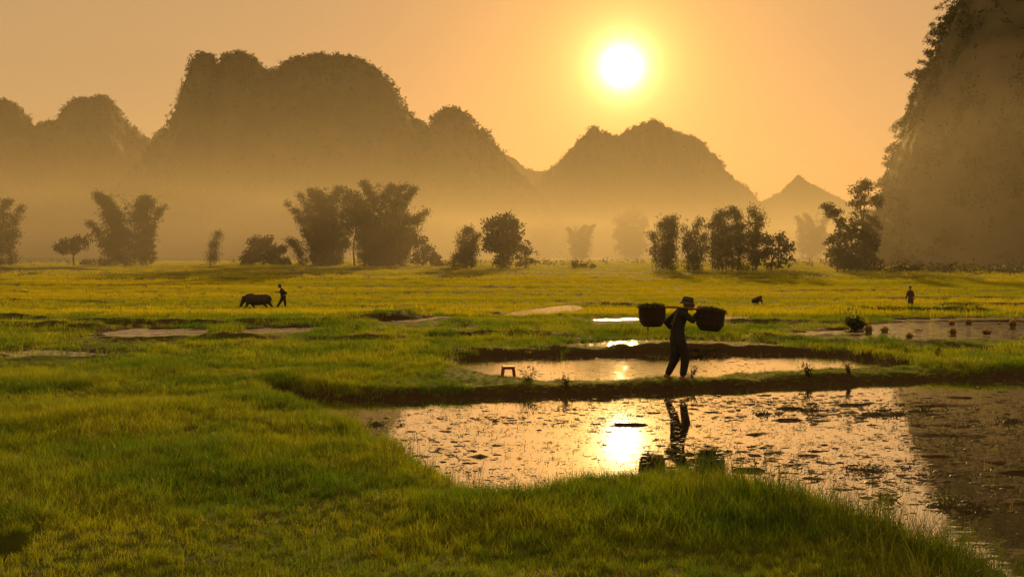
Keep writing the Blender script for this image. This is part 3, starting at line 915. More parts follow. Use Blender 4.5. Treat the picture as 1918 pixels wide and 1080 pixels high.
def bamboo(label, base, base_y, plumes, seed, group="bamboo clumps along the far edge of the fields", name="bamboo_clump", D=None, dens=1.0, leaf=0.85):
    leaf *= 0.7
    """plumes: (x at ground, x at tip, y at tip, half width) in photo pixels, set at the clump's own distance"""
    R = np.random.default_rng(seed)
    D = D or dist_at(base_y); s = D / F
    root = empty(name, ((base - CX) * s, D, float(base_h(D)) - 0.05))
    tag(root, label, "bamboo", group)
    lv = []
    for xb, xt, yt, hw in plumes:
        x0 = (xb - base) * s * 1.9; x1 = (xt - base) * s; hz = (base_y - yt) * s
        y0 = R.normal(0, 1.0); y1 = y0 + R.normal(0, 2.5)
        ncul = 3
        for c in range(ncul):
            t = np.linspace(0, 1, 9)
            jx, jy = R.normal(0, 0.35 * hw * s), R.normal(0, 0.35 * hw * s)
            px = x0 + (x1 - x0) * t ** 1.7 + jx * t
            pz = hz * 0.95 * (t - 0.10 * t ** 4)
            path = np.stack([px, y0 + (y1 - y0) * t ** 1.5 + jy * t, pz], 1)
            link("culm", tube_mesh("culm", path, 0.075 * (1 - 0.85 * t) + 0.008, 5), CULM, root)
        n = int(hz * hw * s * 2.6 * dens) + 20
        t = np.clip(R.beta(1.5, 1.1, n), 0.02, 1.0)
        prof = (0.50 + 0.50 * np.sin(np.pi * np.clip(t * 0.92 + 0.10, 0, 1)) ** 0.8) * hw * s
        prof *= 0.8 + 0.5 * fbm(t * 7 + seed, t * 0 + xb, octv=2)
        tip = np.clip((t - 0.72) / 0.28, 0, 1)
        prof *= 1 - 0.5 * tip
        rr = np.sqrt(R.random(n)) * prof; aa = R.uniform(0, 2 * np.pi, n)
        cx = x0 + (x1 - x0) * t ** 1.7 + np.sign(x1 - x0 + 1e-6) * tip ** 2 * hw * s * 0.9
        cz = hz * t * 1.02 - tip ** 2 * hw * s * 0.35
        cen = np.stack([cx + rr * np.cos(aa), y0 + (y1 - y0) * t ** 1.5 + rr * np.sin(aa), cz], 1)
        cen[:, 2] = np.maximum(cen[:, 2], 0.3)
        lv.append(sprays(cen, 36, np.array([0.55, 0.55, 0.42]) * min(1.0, D / 300 + 0.2), leaf, R, 0.26, 0.7))
        # feathery ends standing off the outline
        m = int(n * 0.35)
        t = R.uniform(0.15, 1.0, m); sg = R.choice([-1, 1], m)
        ex = x0 + (x1 - x0) * t ** 1.7 + sg * hw * s * (0.75 + 0.55 * R.random(m)) * (0.5 + 0.5 * np.sin(np.pi * np.clip(t, 0, 1) * 0.9))
        ez = hz * t + R.uniform(-0.3, 0.5, m)
        cen = np.stack([ex, y0 + R.normal(0, 1.2, m), np.maximum(ez, 0.3)], 1)
        lv.append(sprays(cen, 9, np.array([0.45, 0.4, 0.25]), leaf, R, 0.24, 0.9))
    V, Fc = merge(lv)
    link("crown", np_mesh("crown", V, Fc), LEAF, root)
    return root

def tree(label, base, base_y, blobs, seed, name="tree", cat="tree", group=None, D=None, trunk=0.16, fork=0.45, leaf=0.6, dens=1.0, zbase=-1.05, mat=None, loc=None, nleaf=15):
    """blobs: leaf masses (x, y, half width, half height) in photo pixels at the tree's own distance"""
    R = np.random.default_rng(seed)
    D = D or dist_at(base_y); s = D / F
    root = empty(name, loc if loc is not None else ((base - CX) * s, D, float(base_h(D)) - 0.05))
    tag(root, label, cat, group)
    lv = []
    cs = []
    for bx, by, rx, ry in blobs:
        c = np.array([(bx - base) * s, R.normal(0, rx * s * 0.5), (base_y - by) * s]); cs.append(c)
        n = int(rx * ry * s * s * 9 * dens) + 10
        d = R.normal(size=(n, 3)); d /= np.linalg.norm(d, axis=1, keepdims=True)
        r = R.random(n) ** 0.45
        P = c + d * r[:, None] * np.array([rx * s, rx * s * 0.8, ry * s])
        P = P[P[:, 2] > 0.05]
        k = fbm(P[:, 0] / (0.8 * rx * s + .01) + seed, P[:, 1] / (0.8 * rx * s + .01), P[:, 2] / (0.8 * ry * s + .01), octv=3) > -0.20
        P = P[k]
        if len(P): lv.append(sprays(P, nleaf, leaf * 0.55, leaf, R, 0.42, 0.15))
    cs = np.array(cs); top = cs[:, 2].max()
    fk = np.array([cs[:, 0].mean() * 0.35, 0, top * fork])
    t = np.linspace(0, 1, 7)
    path = np.stack([fk[0] * t ** 1.4 + 0.04 * top * np.sin(t * 5 + seed) * t, 0 * t, fk[2] * t], 1)
    path[0, 2] = -0.15
    tr = link("trunk", tube_mesh("trunk", path, trunk * (1.15 - 0.5 * t), 8), BARK, root)
    for c in cs:
        t = np.linspace(0, 1, 6)
        st = path[-1] * (0.75 + 0.25 * R.random()) 
        pth = st[None] * (1 - t)[:, None] + c[None] * t[:, None]
        pth[:, 2] += 0.10 * np.linalg.norm(c - st) * np.sin(np.pi * t) * R.uniform(-0.3, 1)
        link("limb", tube_mesh("limb", pth, trunk * 0.55 * (1 - 0.85 * t) + 0.006, 5), BARK, tr)
    V, Fc = merge(lv)
    link("crown", np_mesh("crown", V, Fc), mat or LEAF2, root)
    return root

bamboo("tall dark bamboo clump cut off by the left edge of the photo", 2, 498, [(0, -20, 372, 22), (4, 12, 372, 20), (8, 30, 386, 12), (-10, -50, 380, 24)], 101)
tree("small flat-topped tree with a thin bare trunk standing alone", 138, 498, [(112, 462, 22, 7), (135, 455, 22, 8), (157, 448, 22, 7), (147, 464, 22, 6), (126, 470, 16, 4), (165, 455, 14, 5)], 102, name="flat_topped_tree", leaf=0.62, trunk=0.22, fork=0.5)
bamboo("bamboo clump split into two tall plumes like a V", 241, 498, [(228, 207, 358, 22), (232, 196, 362, 16), (236, 212, 372, 20), (252, 262, 366, 20), (254, 272, 372, 20), (258, 298, 385, 10), (222, 168, 412, 9), (240, 240, 430, 30)], 103)
tree("narrow tiered bush at the right foot of the V-shaped bamboo", 282, 498, [(282, 440, 7, 4), (281, 452, 11, 4), (283, 463, 12, 4), (281, 474, 14, 4), (283, 485, 14, 5)], 104, name="tiered_bush", cat="bush", leaf=0.5, trunk=0.08, fork=0.8)
tree("low dark hedge between the flat-topped tree and the V-shaped bamboo", 175, 498, [(160, 491, 14, 4), (180, 490, 16, 5), (200, 491, 14, 5)], 105, name="hedge", cat="hedge", leaf=0.5, trunk=0.05)
bamboo("slender lone bamboo stalk standing like a post", 399, 498, [(399, 402, 434, 5), (397, 396, 452, 5)], 106, leaf=0.6, dens=1.6)
bamboo("faint thin bamboo shoot beside the lone bamboo stalk", 418, 494, [(417, 420, 446, 3)], 107, leaf=0.45, D=520)
tree("rounded bushy clump left of the large bamboos", 492, 497, [(474, 452, 15, 14), (500, 455, 14, 12), (485, 472, 26, 16), (515, 472, 15, 12), (530, 468, 8, 8), (465, 486, 18, 10), (505, 488, 30, 9), (535, 490, 12, 6)], 108, name="bushy_tree", leaf=0.75)
bamboo("tall bamboo clump with one plume leaning out to the left", 610, 498, [(600, 568, 362, 14), (598, 540, 376, 9), (606, 598, 352, 20), (612, 612, 352, 18), (616, 628, 350, 17), (622, 645, 362, 14), (610, 606, 400, 32), (588, 546, 446, 9), (612, 612, 440, 30)], 109)
tree("light drooping foliage bridging the two largest bamboo clumps", 664, 499, [(655, 365, 16, 12), (672, 372, 16, 14), (660, 395, 14, 16), (655, 425, 12, 18), (672, 405, 16, 18), (648, 455, 10, 14)], 110, name="drooping_tree", dens=0.7, leaf=0.7, trunk=0.18, fork=0.6)
bamboo("largest broad bamboo clump with a crown of several plumes", 725, 500, [(712, 700, 340, 18), (720, 722, 344, 18), (728, 746, 342, 17), (734, 766, 352, 14), (738, 788, 388, 16), (706, 684, 372, 20), (702, 672, 392, 16), (722, 722, 390, 44), (725, 745, 400, 40), (722, 706, 420, 38), (728, 735, 440, 48)], 111)
tree("ragged shrub leaning off the right side of the largest bamboo", 792, 500, [(785, 455, 16, 14), (798, 468, 16, 12), (810, 482, 16, 9), (785, 484, 18, 11), (822, 494, 12, 5)], 112, name="ragged_shrub", cat="shrub", leaf=0.7, dens=0.8)
bamboo("narrow bamboo clump left of the round tree", 872, 503, [(868, 866, 424, 11), (874, 876, 422, 12), (878, 892, 436, 8), (860, 854, 474, 8), (872, 872, 450, 18)], 113, leaf=0.7)
tree("round-crowned dense tree in the middle of the tree line", 940, 503, [(922, 425, 20, 18), (945, 418, 24, 18), (964, 432, 18, 18), (935, 450, 30, 22), (958, 462, 24, 22), (918, 452, 14, 20), (940, 485, 22, 16)], 114, name="round_tree", dens=1.3, leaf=0.7, trunk=0.4)
tree("small tiered tree with open horizontal branches", 985, 503, [(986, 455, 7, 4), (982, 464, 14, 4), (990, 472, 17, 4), (982, 481, 18, 4), (994, 488, 15, 4), (978, 494, 14, 4)], 115, name="tiered_tree", leaf=0.5, trunk=0.1, fork=0.85)
bamboo("faint hazy bamboo clump seen far behind the field centre", 1088, 500, [(1082, 1070, 440, 9), (1088, 1088, 436, 11), (1092, 1106, 434, 8), (1088, 1088, 462, 16)], 116, D=520, leaf=1.1)
tree("faint hazy broad tree far behind, below the sun", 1182, 500, [(1165, 428, 16, 14), (1185, 420, 20, 14), (1200, 432, 16, 14), (1180, 455, 30, 20), (1184, 480, 30, 18)], 117, name="hazy_tree", D=620, leaf=1.5, dens=0.5, trunk=0.5)
tree("very faint low grove between round tree and hazy bamboo", 1030, 499, [(1005, 440, 20, 22), (1030, 428, 22, 22), (1050, 440, 16, 20), (1028, 470, 34, 24)], 118, name="hazy_tree", D=900, leaf=2.2, dens=0.25, trunk=0.6)
tree("low spiky shrub at the foot of the hazy bamboo", 1085, 503, [(1076, 495, 7, 6), (1092, 497, 8, 4), (1108, 499, 7, 3)], 119, name="low_shrub", cat="shrub", leaf=0.55, trunk=0.06)
bamboo("straight bamboo clump like a column, left of the right-hand group", 1248, 508, [(1244, 1242, 404, 12), (1250, 1252, 404, 12), (1254, 1262, 416, 10), (1238, 1226, 434, 7), (1248, 1248, 430, 20)], 120, leaf=0.65)
bamboo("thin bamboo clump second in the right-hand group", 1296, 508, [(1292, 1284, 424, 9), (1298, 1304, 408, 11), (1302, 1312, 420, 9), (1298, 1298, 440, 16)], 121, leaf=0.65)
bamboo("broad bamboo clump tallest in the right-hand group", 1372, 508, [(1350, 1334, 398, 10), (1356, 1348, 390, 14), (1366, 1364, 390, 16), (1380, 1386, 386, 15), (1388, 1402, 384, 13), (1394, 1424, 396, 11), (1372, 1372, 412, 36), (1378, 1390, 430, 32), (1360, 1350, 440, 26)], 122, leaf=0.65)
tree("spreading low tree at the right end of the right-hand group", 1445, 507, [(1430, 450, 18, 10), (1452, 448, 20, 11), (1470, 462, 18, 10), (1440, 470, 26, 14), (1420, 482, 20, 14), (1470, 484, 18, 10), (1445, 492, 32, 9)], 123, name="spreading_tree", leaf=0.6)
bamboo("faint hazy bamboo clump in front of the small pointed hill", 1522, 506, [(1512, 1500, 424, 10), (1520, 1518, 418, 12), (1528, 1542, 420, 10), (1522, 1522, 440, 24)], 124, D=480, leaf=1.0)
tree("feathery tree arching left from the foot of the cliff", 1592, 518, [(1545, 396, 12, 5), (1558, 408, 13, 8), (1572, 424, 15, 12), (1586, 446, 18, 16), (1566, 404, 16, 5), (1596, 470, 24, 22), (1584, 492, 30, 20), (1606, 440, 18, 20)], 125, name="arching_tree", D=165, dens=2.2, leaf=0.45, trunk=0.2, fork=0.5)
tree("leafy tree on the ledge where cliff meets the trees", 1622, 520, [(1606, 368, 16, 10), (1626, 358, 18, 12), (1612, 392, 20, 16), (1632, 388, 20, 18), (1618, 425, 26, 22), (1612, 462, 30, 26), (1630, 440, 24, 26), (1620, 495, 40, 22)], 126, name="leafy_tree", D=175, dens=2.2, leaf=0.45, trunk=0.28, fork=0.55)
tree("dense rounded bush under the arching tree", 1568, 516, [(1556, 456, 16, 12), (1572, 452, 16, 12), (1562, 478, 22, 16), (1580, 490, 24, 16), (1600, 500, 26, 14)], 127, name="rounded_bush", cat="bush", D=160, dens=2.2, leaf=0.42)

# small trees hanging along the cliff edge
ratio = CV[:, :, 0] / CV[:, :, 1]
imin = ratio.argmin(1)
EDGE = CV[np.arange(nz_), imin]
Redge = np.random.default_rng(55)
zs = np.linspace(9, 66, 30)
ORD = 'first second third fourth fifth sixth seventh eighth ninth tenth eleventh twelfth thirteenth fourteenth fifteenth sixteenth seventeenth eighteenth nineteenth twentieth twenty-first twenty-second twenty-third twenty-fourth twenty-fifth twenty-sixth twenty-seventh twenty-eighth twenty-ninth thirtieth'.split()
for i, zz in enumerate(zs):
    c = EDGE[np.abs(EDGE[:, 2] - zz).argmin()]
    sz = Redge.uniform(1.3, 2.6) * (1.25 if i % 4 == 1 else 1.0)
    s_ = c[1] / F
    bl = [(Redge.normal(0, sz * 0.5) / s_ - 0.5 * sz / s_, -sz * Redge.uniform(0.5, 1.1) / s_, sz * Redge.uniform(0.4, 0.7) / s_, sz * Redge.uniform(0.28, 0.5) / s_) for _ in range(4)]
    tree("small tree clinging to the cliff edge, %s one up from the fields" % ORD[i], 0, 0, bl, 200 + i, name="cliff_tree", group="small trees along the cliff edge", D=c[1], leaf=0.42, dens=2.6, trunk=0.07,
         loc=(c[0] + 0.7, c[1], c[2] - 0.3), mat=HILLLEAF, nleaf=7)

# scrub along the foot of the cliff and between the tree line
R = np.random.default_rng(77)
n = 900
X = R.uniform(60, 150, n); Y = 152 + 0.0 * X + R.normal(0, 5, n) + 18 * smoothstep(90, 60, X)
sz = R.uniform(0.6, 1.8, n)
cen = np.stack([X, Y, base_h(Y) + sz * 0.5 * R.random(n)], 1)
A = sprays(cen, 14, 0.55, 0.55, R, 0.5, 0.1)
n = 500
px = R.uniform(-60, 1560, n); D_ = R.uniform(215, 290, n)
cen = np.stack([(px - CX) * D_ / F, D_, base_h(D_) + 0.5 * R.random(n)], 1)
k = fbm(cen[:, 0] / 14.0, cen[:, 1] / 40.0, octv=2) > 0.02
B = sprays(cen[k], 12, 0.55, 0.6, R, 0.5, 0.1)
tag(link("undergrowth", np_mesh("undergrowth", *merge([A, B])), LEAF2), kind="stuff")

# ------------------------------------------------------------------ bodies from tapered limbs fused into one skin
def round_cone(a, b, ra, rb, seg=12):
    a = np.asarray(a, float); b = np.asarray(b, float)
    ax = b - a; L = np.linalg.norm(ax)
    if L < 1e-6: ax = np.array([0, 0, 1.0]); L = 1e-6
    ax = ax / max(L, 1e-9)
    path, rad = [], []
    for k in np.linspace(-np.pi / 2, 0, 5)[1:]:
        path.append(a + ax * ra * math.sin(k)); rad.append(ra * math.cos(k))
    for k in np.linspace(0, np.pi / 2, 5)[:-1]:
        path.append(b + ax * rb * math.sin(k)); rad.append(rb * math.cos(k))
    path = np.array(path); rad = np.array(rad)
    ref = np.array([1.0, 0, 0]) if abs(ax[2]) > 0.9 else np.array([0, 0, 1.0])
    u = np.cross(ax, ref); u /= np.linalg.norm(u); v = np.cross(ax, u)
    th = np.linspace(0, 2 * np.pi, seg, endpoint=False)
    V = path[:, None] + rad[:, None, None] * (np.cos(th)[None, :, None] * u + np.sin(th)[None, :, None] * v)
    n = len(path)
    V = np.concatenate([V.reshape(-1, 3), [a - ax * ra], [b + ax * rb]])
    Fl = [tuple(f) for f in grid_faces(n, seg, wrap=True).tolist()]
    Fl += [((i + 1) % seg, i, n * seg) for i in range(seg)] + [((n - 1) * seg + i, (n - 1) * seg + (i + 1) % seg, n * seg + 1) for i in range(seg)]
    return V, Fl

def fuse(name, bones, voxel, mat, parent, smooth=2):
    """bones: (a, b, ra, rb) round cones, or ('e', centre, radii) ellipsoids -> one continuous mesh"""
    Vs, Fs, b0 = [], [], 0
    for bn in bones:
        if isinstance(bn[0], str):
            V, Fl = round_cone((0, 0, -1e-4), (0, 0, 1e-4), 1, 1, 16)
            V = V * np.array(bn[2])
            if len(bn) > 3:
                V = V @ np.array(Matrix.Rotation(bn[3], 3, 'Y')).T
            V = V + np.array(bn[1])
        else:
            V, Fl = round_cone(*bn)
        Vs.append(V); Fs += [tuple(i + b0 for i in f) for f in Fl]; b0 += len(V)
    m = bpy.data.meshes.new(name)
    m.from_pydata([tuple(v) for v in np.concatenate(Vs)], [], Fs); m.update()
    tmp = bpy.data.objects.new(name + "_build", m); COL.objects.link(tmp)
    md = tmp.modifiers.new("r", 'REMESH'); md.mode = 'VOXEL'; md.voxel_size = voxel; md.use_smooth_shade = True
    sm = tmp.modifiers.new("s", 'SMOOTH'); sm.iterations = smooth; sm.factor = 0.5
    dg = bpy.context.evaluated_depsgraph_get(); dg.update()
    me2 = bpy.data.meshes.new_from_object(tmp.evaluated_get(dg))
    bpy.data.objects.remove(tmp); bpy.data.meshes.remove(m)
    me2.name = name
    return link(name, me2, mat, parent)

SKIN = principled("skin", (0.22, 0.12, 0.07), 0.6)
SHIRT = principled("dark_shirt", (0.018, 0.021, 0.020), 0.9, noise=14, col2=(0.030, 0.032, 0.028), bump=0.3, bscale=30)
TROUSER = principled("dark_trousers", (0.018, 0.017, 0.018), 0.9, noise=10, col2=(0.030, 0.025, 0.022), bump=0.3, bscale=26)
HATM = principled("hat_cloth", (0.055, 0.052, 0.040), 0.9, noise=30, col2=(0.08, 0.07, 0.05))
HAIR = principled("black_hair", (0.012, 0.010, 0.009), 0.6)
COAT = principled("brown_coat", (0.060, 0.036, 0.026), 0.9, noise=12, col2=(0.085, 0.05, 0.035))
WICKER = principled("wicker", (0.040, 0.026, 0.013), 0.85, noise=22, col2=(0.022, 0.016, 0.009), bump=0.6, bscale=45)
WOOD = principled("worn_bamboo_pole", (0.16, 0.10, 0.05), 0.5, noise=8, col2=(0.10, 0.065, 0.03))
ROPE = principled("rope", (0.13, 0.09, 0.05), 0.9)
HIDE = principled("buffalo_hide", (0.035, 0.030, 0.026), 0.75, noise=7, col2=(0.055, 0.044, 0.034), bump=0.3, bscale=30)
HORN = principled("horn", (0.06, 0.05, 0.04), 0.45)
REDPL = principled("red_plastic", (0.27, 0.022, 0.020), 0.45, noise=5, col2=(0.17, 0.02, 0.016), spec=0.5)

def fingers(hand, fwd, side, curl, sgn=1, k=1.0):
    """five fingers rooted in the palm, curling along fwd towards curl"""
    hand = np.array(hand, float); fwd = np.array(fwd, float); side = np.array(side, float); curl = np.array(curl, float)
    out = [(hand - fwd * 0.035 * k, hand + fwd * 0.030 * k, 0.027 * k, 0.030 * k), (hand - fwd * 0.01 * k + side * 0.018 * k, hand + fwd * 0.035 * k + side * 0.022 * k, 0.022 * k, 0.018 * k)]
    for j, (o_, L) in enumerate(((-0.030, 0.062), (-0.010, 0.075), (0.010, 0.070), (0.030, 0.054))):
        r0 = hand + fwd * 0.045 * k + side * o_ * k
        r1 = r0 + (fwd * 0.65 + curl * 0.45) * L * 0.5 * k
        r2 = r1 + (fwd * 0.15 + curl * 0.95) * L * 0.5 * k
        out += [(r0, r1, 0.0095 * k, 0.0085 * k), (r1, r2, 0.0085 * k, 0.007 * k)]
    t0 = hand - side * 0.030 * k * sgn
    t1 = t0 + (-side * sgn * 0.5 + fwd * 0.5 + curl * 0.3) * 0.04 * k
    out += [(t0, t1, 0.012 * k, 0.010 * k), (t1, t1 + (fwd * 0.5 + curl * 0.7) * 0.03 * k, 0.010 * k, 0.008 * k)]
    return out

def head_bones(c, face, k=1.0, tilt=0.0):
    """skull, jaw, nose, ears; face = unit direction the person looks"""
    c = np.array(c, float); f = np.array(face, float); up = np.array([0, 0, 1.0]); sd = np.cross(up, f)
    return [('e', c + up * 0.015 * k - f * 0.008 * k, np.array([0.092, 0.080, 0.108]) * k), (c - up * 0.03 * k + f * 0.02 * k, c - up * 0.078 * k + f * 0.052 * k, 0.070 * k, 0.036 * k),
            (c + f * 0.082 * k + up * 0.005 * k, c + f * 0.108 * k - up * 0.022 * k, 0.011 * k, 0.015 * k),
            (c + f * 0.080 * k - up * 0.052 * k + sd * 0.015 * k, c + f * 0.080 * k - up * 0.052 * k - sd * 0.015 * k, 0.012 * k, 0.012 * k),
            (c + f * 0.080 * k + up * 0.028 * k + sd * 0.03 * k, c + f * 0.080 * k + up * 0.028 * k - sd * 0.03 * k, 0.013 * k, 0.013 * k),
            (c + sd * 0.084 * k - f * 0.005 * k + up * 0.016 * k, c + sd * 0.086 * k - f * 0.01 * k - up * 0.018 * k, 0.018 * k, 0.012 * k),
            (c - sd * 0.084 * k - f * 0.005 * k + up * 0.016 * k, c - sd * 0.086 * k - f * 0.01 * k - up * 0.018 * k, 0.018 * k, 0.012 * k)]

def eyes_mouth(c, f, root, k=1.0):
    c = np.array(c, float); f = np.array(f, float); up = np.array([0, 0, 1.0]); sd = np.cross(up, f)
    for sg in (-1, 1):
        p = c + f * 0.083 * k + sd * sg * 0.032 * k + up * 0.006 * k
        V, Fl = round_cone(p, p + f * 0.001, 0.010 * k, 0.010 * k, 8)
        m = bpy.data.meshes.new("eye"); m.from_pydata([tuple(v) for v in V], [], Fl); link("eye", m, HAIR, root)

# ---- the carrier with the shoulder pole
Yc = 18.5; sc_ = Yc / F
bx, by = 1264.0, 713.0
xw = (bx - CX) * sc_; zw = gz(xw, Yc)
def L_(px, py, y=0.0):
    return np.array([(px - bx) * sc_, y, (by - py) * sc_])
carrier = empty("person", (xw, Yc, zw))
tag(carrier, "person in hat and dark clothes walking the dyke with a shoulder pole", "person")
hd = L_(1289, 571.5, -0.02); fdir = np.array([0.97, -0.12, -0.22]); fdir /= np.linalg.norm(fdir)
shR, shL = L_(1278, 589, -0.16), L_(1274, 588, 0.16)
elR, haR = L_(1294, 601, -0.20), L_(1307, 581, -0.15)
elL, haL = L_(1252, 607, 0.22), L_(1262, 621, 0.17)
hipR, knR, anR = L_(1272, 640, -0.09), L_(1283, 668, -0.09), L_(1277, 708, -0.09)
hipL, knL, anL = L_(1268, 640, 0.09), L_(1265, 676, 0.09), L_(1251, 706, 0.09)
toeR, toeL = L_(1287, 711.5, -0.10), L_(1261, 712, 0.10)
body = head_bones(hd, fdir) + [
    (L_(1280, 585), hd - np.array([0, 0, 0.05]), 0.058, 0.052), (L_(1276, 590), L_(1270, 607), 0.10, 0.10), (L_(1270, 607), L_(1268, 638), 0.10, 0.105),
    (shR, elR, 0.050, 0.040), (elR, haR, 0.040, 0.028), (shL, elL, 0.050, 0.040), (elL, haL, 0.040, 0.028),
    (hipR, knR, 0.080, 0.055), (knR, anR, 0.056, 0.036), (hipL, knL, 0.080, 0.055), (knL, anL, 0.056, 0.036),
    (anR - np.array([0.03, 0, 0.005]), toeR, 0.036, 0.026), (anL - np.array([0.03, 0, 0.005]), toeL, 0.036, 0.026)]
for j in range(5):
    for to in (toeR, toeL):
        q0 = to + np.array([0.0, (j - 2) * 0.014, -0.008]); body.append((q0, q0 + np.array([0.045 - abs(j - 1.5) * 0.006, 0, -0.006]), 0.011, 0.008))
body += fingers(haR, np.array([0.45, 0, 0.89]), np.array([0.89, 0, -0.45]), np.array([0, 1.0, 0]))
body += fingers(haL, np.array([0.6, -0.1, -0.79]), np.array([0.79, 0, 0.6]), np.array([0, -1.0, 0]))
fuse("body", body, 0.0088, SKIN, carrier)
eyes_mouth(hd, fdir, carrier)
fuse("shirt", [(L_(1279, 586, -0.05), L_(1276, 586, 0.05), 0.090, 0.090), (shR, shL, 0.078, 0.078), (L_(1277, 590, -0.07), L_(1270, 612, -0.06), 0.112, 0.112), (L_(1275, 590, 0.07), L_(1269, 612, 0.06), 0.112, 0.112),
               (L_(1270, 612, -0.05), L_(1269, 640, -0.06), 0.112, 0.128), (L_(1270, 612, 0.05), L_(1268, 640, 0.06), 0.112, 0.128),
               (shR, elR, 0.070, 0.056), (elR, elR * 0.5 + haR * 0.5, 0.054, 0.048), (shL, elL, 0.070, 0.058), (elL, elL * 0.4 + haL * 0.6, 0.056, 0.050)], 0.010, SHIRT, carrier)
fuse("trousers", [(L_(1270, 632, -0.06), L_(1269, 632, 0.06), 0.118, 0.118), (hipR, knR, 0.112, 0.088), (knR, knR * 0.2 + anR * 0.8, 0.086, 0.066), (hipL, knL, 0.112, 0.086), (knL, knL * 0.2 + anL * 0.8, 0.084, 0.064),
                  (L_(1271, 650, -0.05), L_(1269, 662, 0.05), 0.10, 0.085)], 0.010, TROUSER, carrier)
def lathe(name, prof, seg, mat, parent, tilt=None, wob=0.0):
    prof = np.asarray(prof, float); n = len(prof)
    th = np.linspace(0, 2 * np.pi, seg, endpoint=False)
    rr = prof[:, 0:1] * (1 + wob * np.cos(th * 3)[None])
    V = np.stack([rr * np.cos(th), rr * np.sin(th), np.broadcast_to(prof[:, 1:2], (n, seg))], -1).reshape(-1, 3)
    if tilt is not None: V = V @ np.array(tilt).T
    return link(name, np_mesh(name, V, grid_faces(n, seg, wrap=True), smooth=True), mat, parent)
hat_t = Matrix.Rotation(0.16, 3, 'Y')
hat = lathe("hat", [(0.150, -0.052), (0.152, -0.048), (0.135, -0.028), (0.112, -0.008), (0.106, 0.0), (0.104, 0.045), (0.094, 0.078), (0.06, 0.092), (0.001, 0.096), (0.001, 0.090), (0.058, 0.086), (0.090, 0.072), (0.098, 0.04), (0.100, -0.004), (0.108, -0.014), (0.132, -0.034), (0.150, -0.052)], 28, HATM, carrier, hat_t, 0.015)
hat.location = tuple(hd + np.array([-0.012, 0, 0.048]))
band = lathe("hat_band", [(0.1075, 0.002), (0.1085, 0.004), (0.1075, 0.022), (0.1065, 0.024)], 28, TROUSER, hat, hat_t, 0.015)

# shoulder pole and its two baskets
tp = np.linspace(0, 1, 17)
ppx = 1190 + (1358 - 1190) * tp; ppy = 576 + 12 * tp - 4.5 * np.sin(np.pi * tp) + 0.0
ppath = np.stack([(ppx - bx) * sc_, np.full(17, -0.165), (by - ppy) * sc_], 1)
pole = empty("shoulder_pole", (xw, Yc, zw))
tag(pole, "long thin carrying pole across the walking person's shoulder", "pole")
link("pole_shaft", tube_mesh("pole_shaft", ppath, 0.013 + 0.007 * np.sin(np.pi * tp), 8), WOOD, pole)
for k_ in (1, 15):
    link("end_peg", tube_mesh("end_peg", [ppath[k_] + np.array([0, 0, 0.035]), ppath[k_] - np.array([0, 0, 0.03])], [0.008, 0.008], 6), WOOD, pole)

def basket(label, px, ytop, ybot, rad, tilt, seed, dangling):
    R = np.random.default_rng(seed)
    hgt = (ybot - ytop) * sc_
    root = empty("basket", (xw + (px - bx) * sc_, Yc - 0.165, zw + (by - ytop) * sc_))
    root.rotation_euler = (0, tilt, 0)
    tag(root, label, "basket", "baskets hanging from the shoulder pole")
    zt_ = np.linspace(0, 1, 19)
    prof = [(rad * (1.0 - 0.10 * z ** 2 - 1.1 * max(0, z - 0.66) ** 1.4) * (1 + 0.012 * (-1) ** i), -hgt * z) for i, z in enumerate(zt_)]
    prof += [(rad * 0.45, -hgt * 1.01), (0.002, -hgt * 1.0)]
    inner = [(0.002, -hgt * 0.9), (rad * 0.78, -hgt * 0.88), (rad * 0.95, -0.01)]
    lathe("basket_wall", prof[::1], 36, WICKER, root)
    lathe("basket_lining", inner, 24, WICKER, root)
    th = np.linspace(0, 2 * np.pi, 33)
    link("rim", tube_mesh("rim", np.stack([rad * 1.01 * np.cos(th), rad * 1.01 * np.sin(th), 0 * th], 1), np.full(33, 0.016), 6), WICKER, root)
    for zf in (0.33, 0.68):
        rr = rad * (1.012 - 0.10 * zf ** 2)
        link("hoop", tube_mesh("hoop", np.stack([rr * np.cos(th), rr * np.sin(th), 0 * th - hgt * zf], 1), np.full(33, 0.009), 5), WICKER, root)
    zp = (ytop - np.interp(px, ppx, ppy)) * sc_
    for aa in (0.6, 2.5, 3.8, 5.7):
        e0 = np.array([rad * math.cos(aa), rad * math.sin(aa), 0.0]); e1 = np.array([0, 0, zp + 0.02])
        t_ = np.linspace(0, 1, 7)
        pth = e0[None] * (1 - t_)[:, None] + e1[None] * t_[:, None]
        pth[:, 2] += 0.05 * np.sin(np.pi * t_)
        link("rope", tube_mesh("rope", pth, np.full(7, 0.007), 5), ROPE, root)
    n = 420
    a_ = R.uniform(0, 6.283, n); r_ = np.sqrt(R.random(n)) * rad * 0.95
    P = np.stack([r_ * np.cos(a_), r_ * np.sin(a_), 0.0 + 0.03 * (1 - (r_ / rad) ** 2) + R.normal(0, 0.01, n)], 1)
    link("cut_grass", np_mesh("cut_grass", *cards(P, 0.14, 0.14, 0.1, R)), LEAF2, root)
    if dangling:
        link("tassel", tube_mesh("tassel", [(-0.07, 0, -hgt), (-0.075, 0, -hgt - 0.06), (-0.07, 0, -hgt - 0.10)], [0.012, 0.016, 0.006], 6), ROPE, root)
    return root
basket("dark round basket hanging behind the walking person's back", 1219, 576.5, 612, 0.248, 0.0, 1, True)
basket("dark basket hanging in front of the walking person, tilted slightly", 1328, 583, 620, 0.262, 0.07, 2, False)

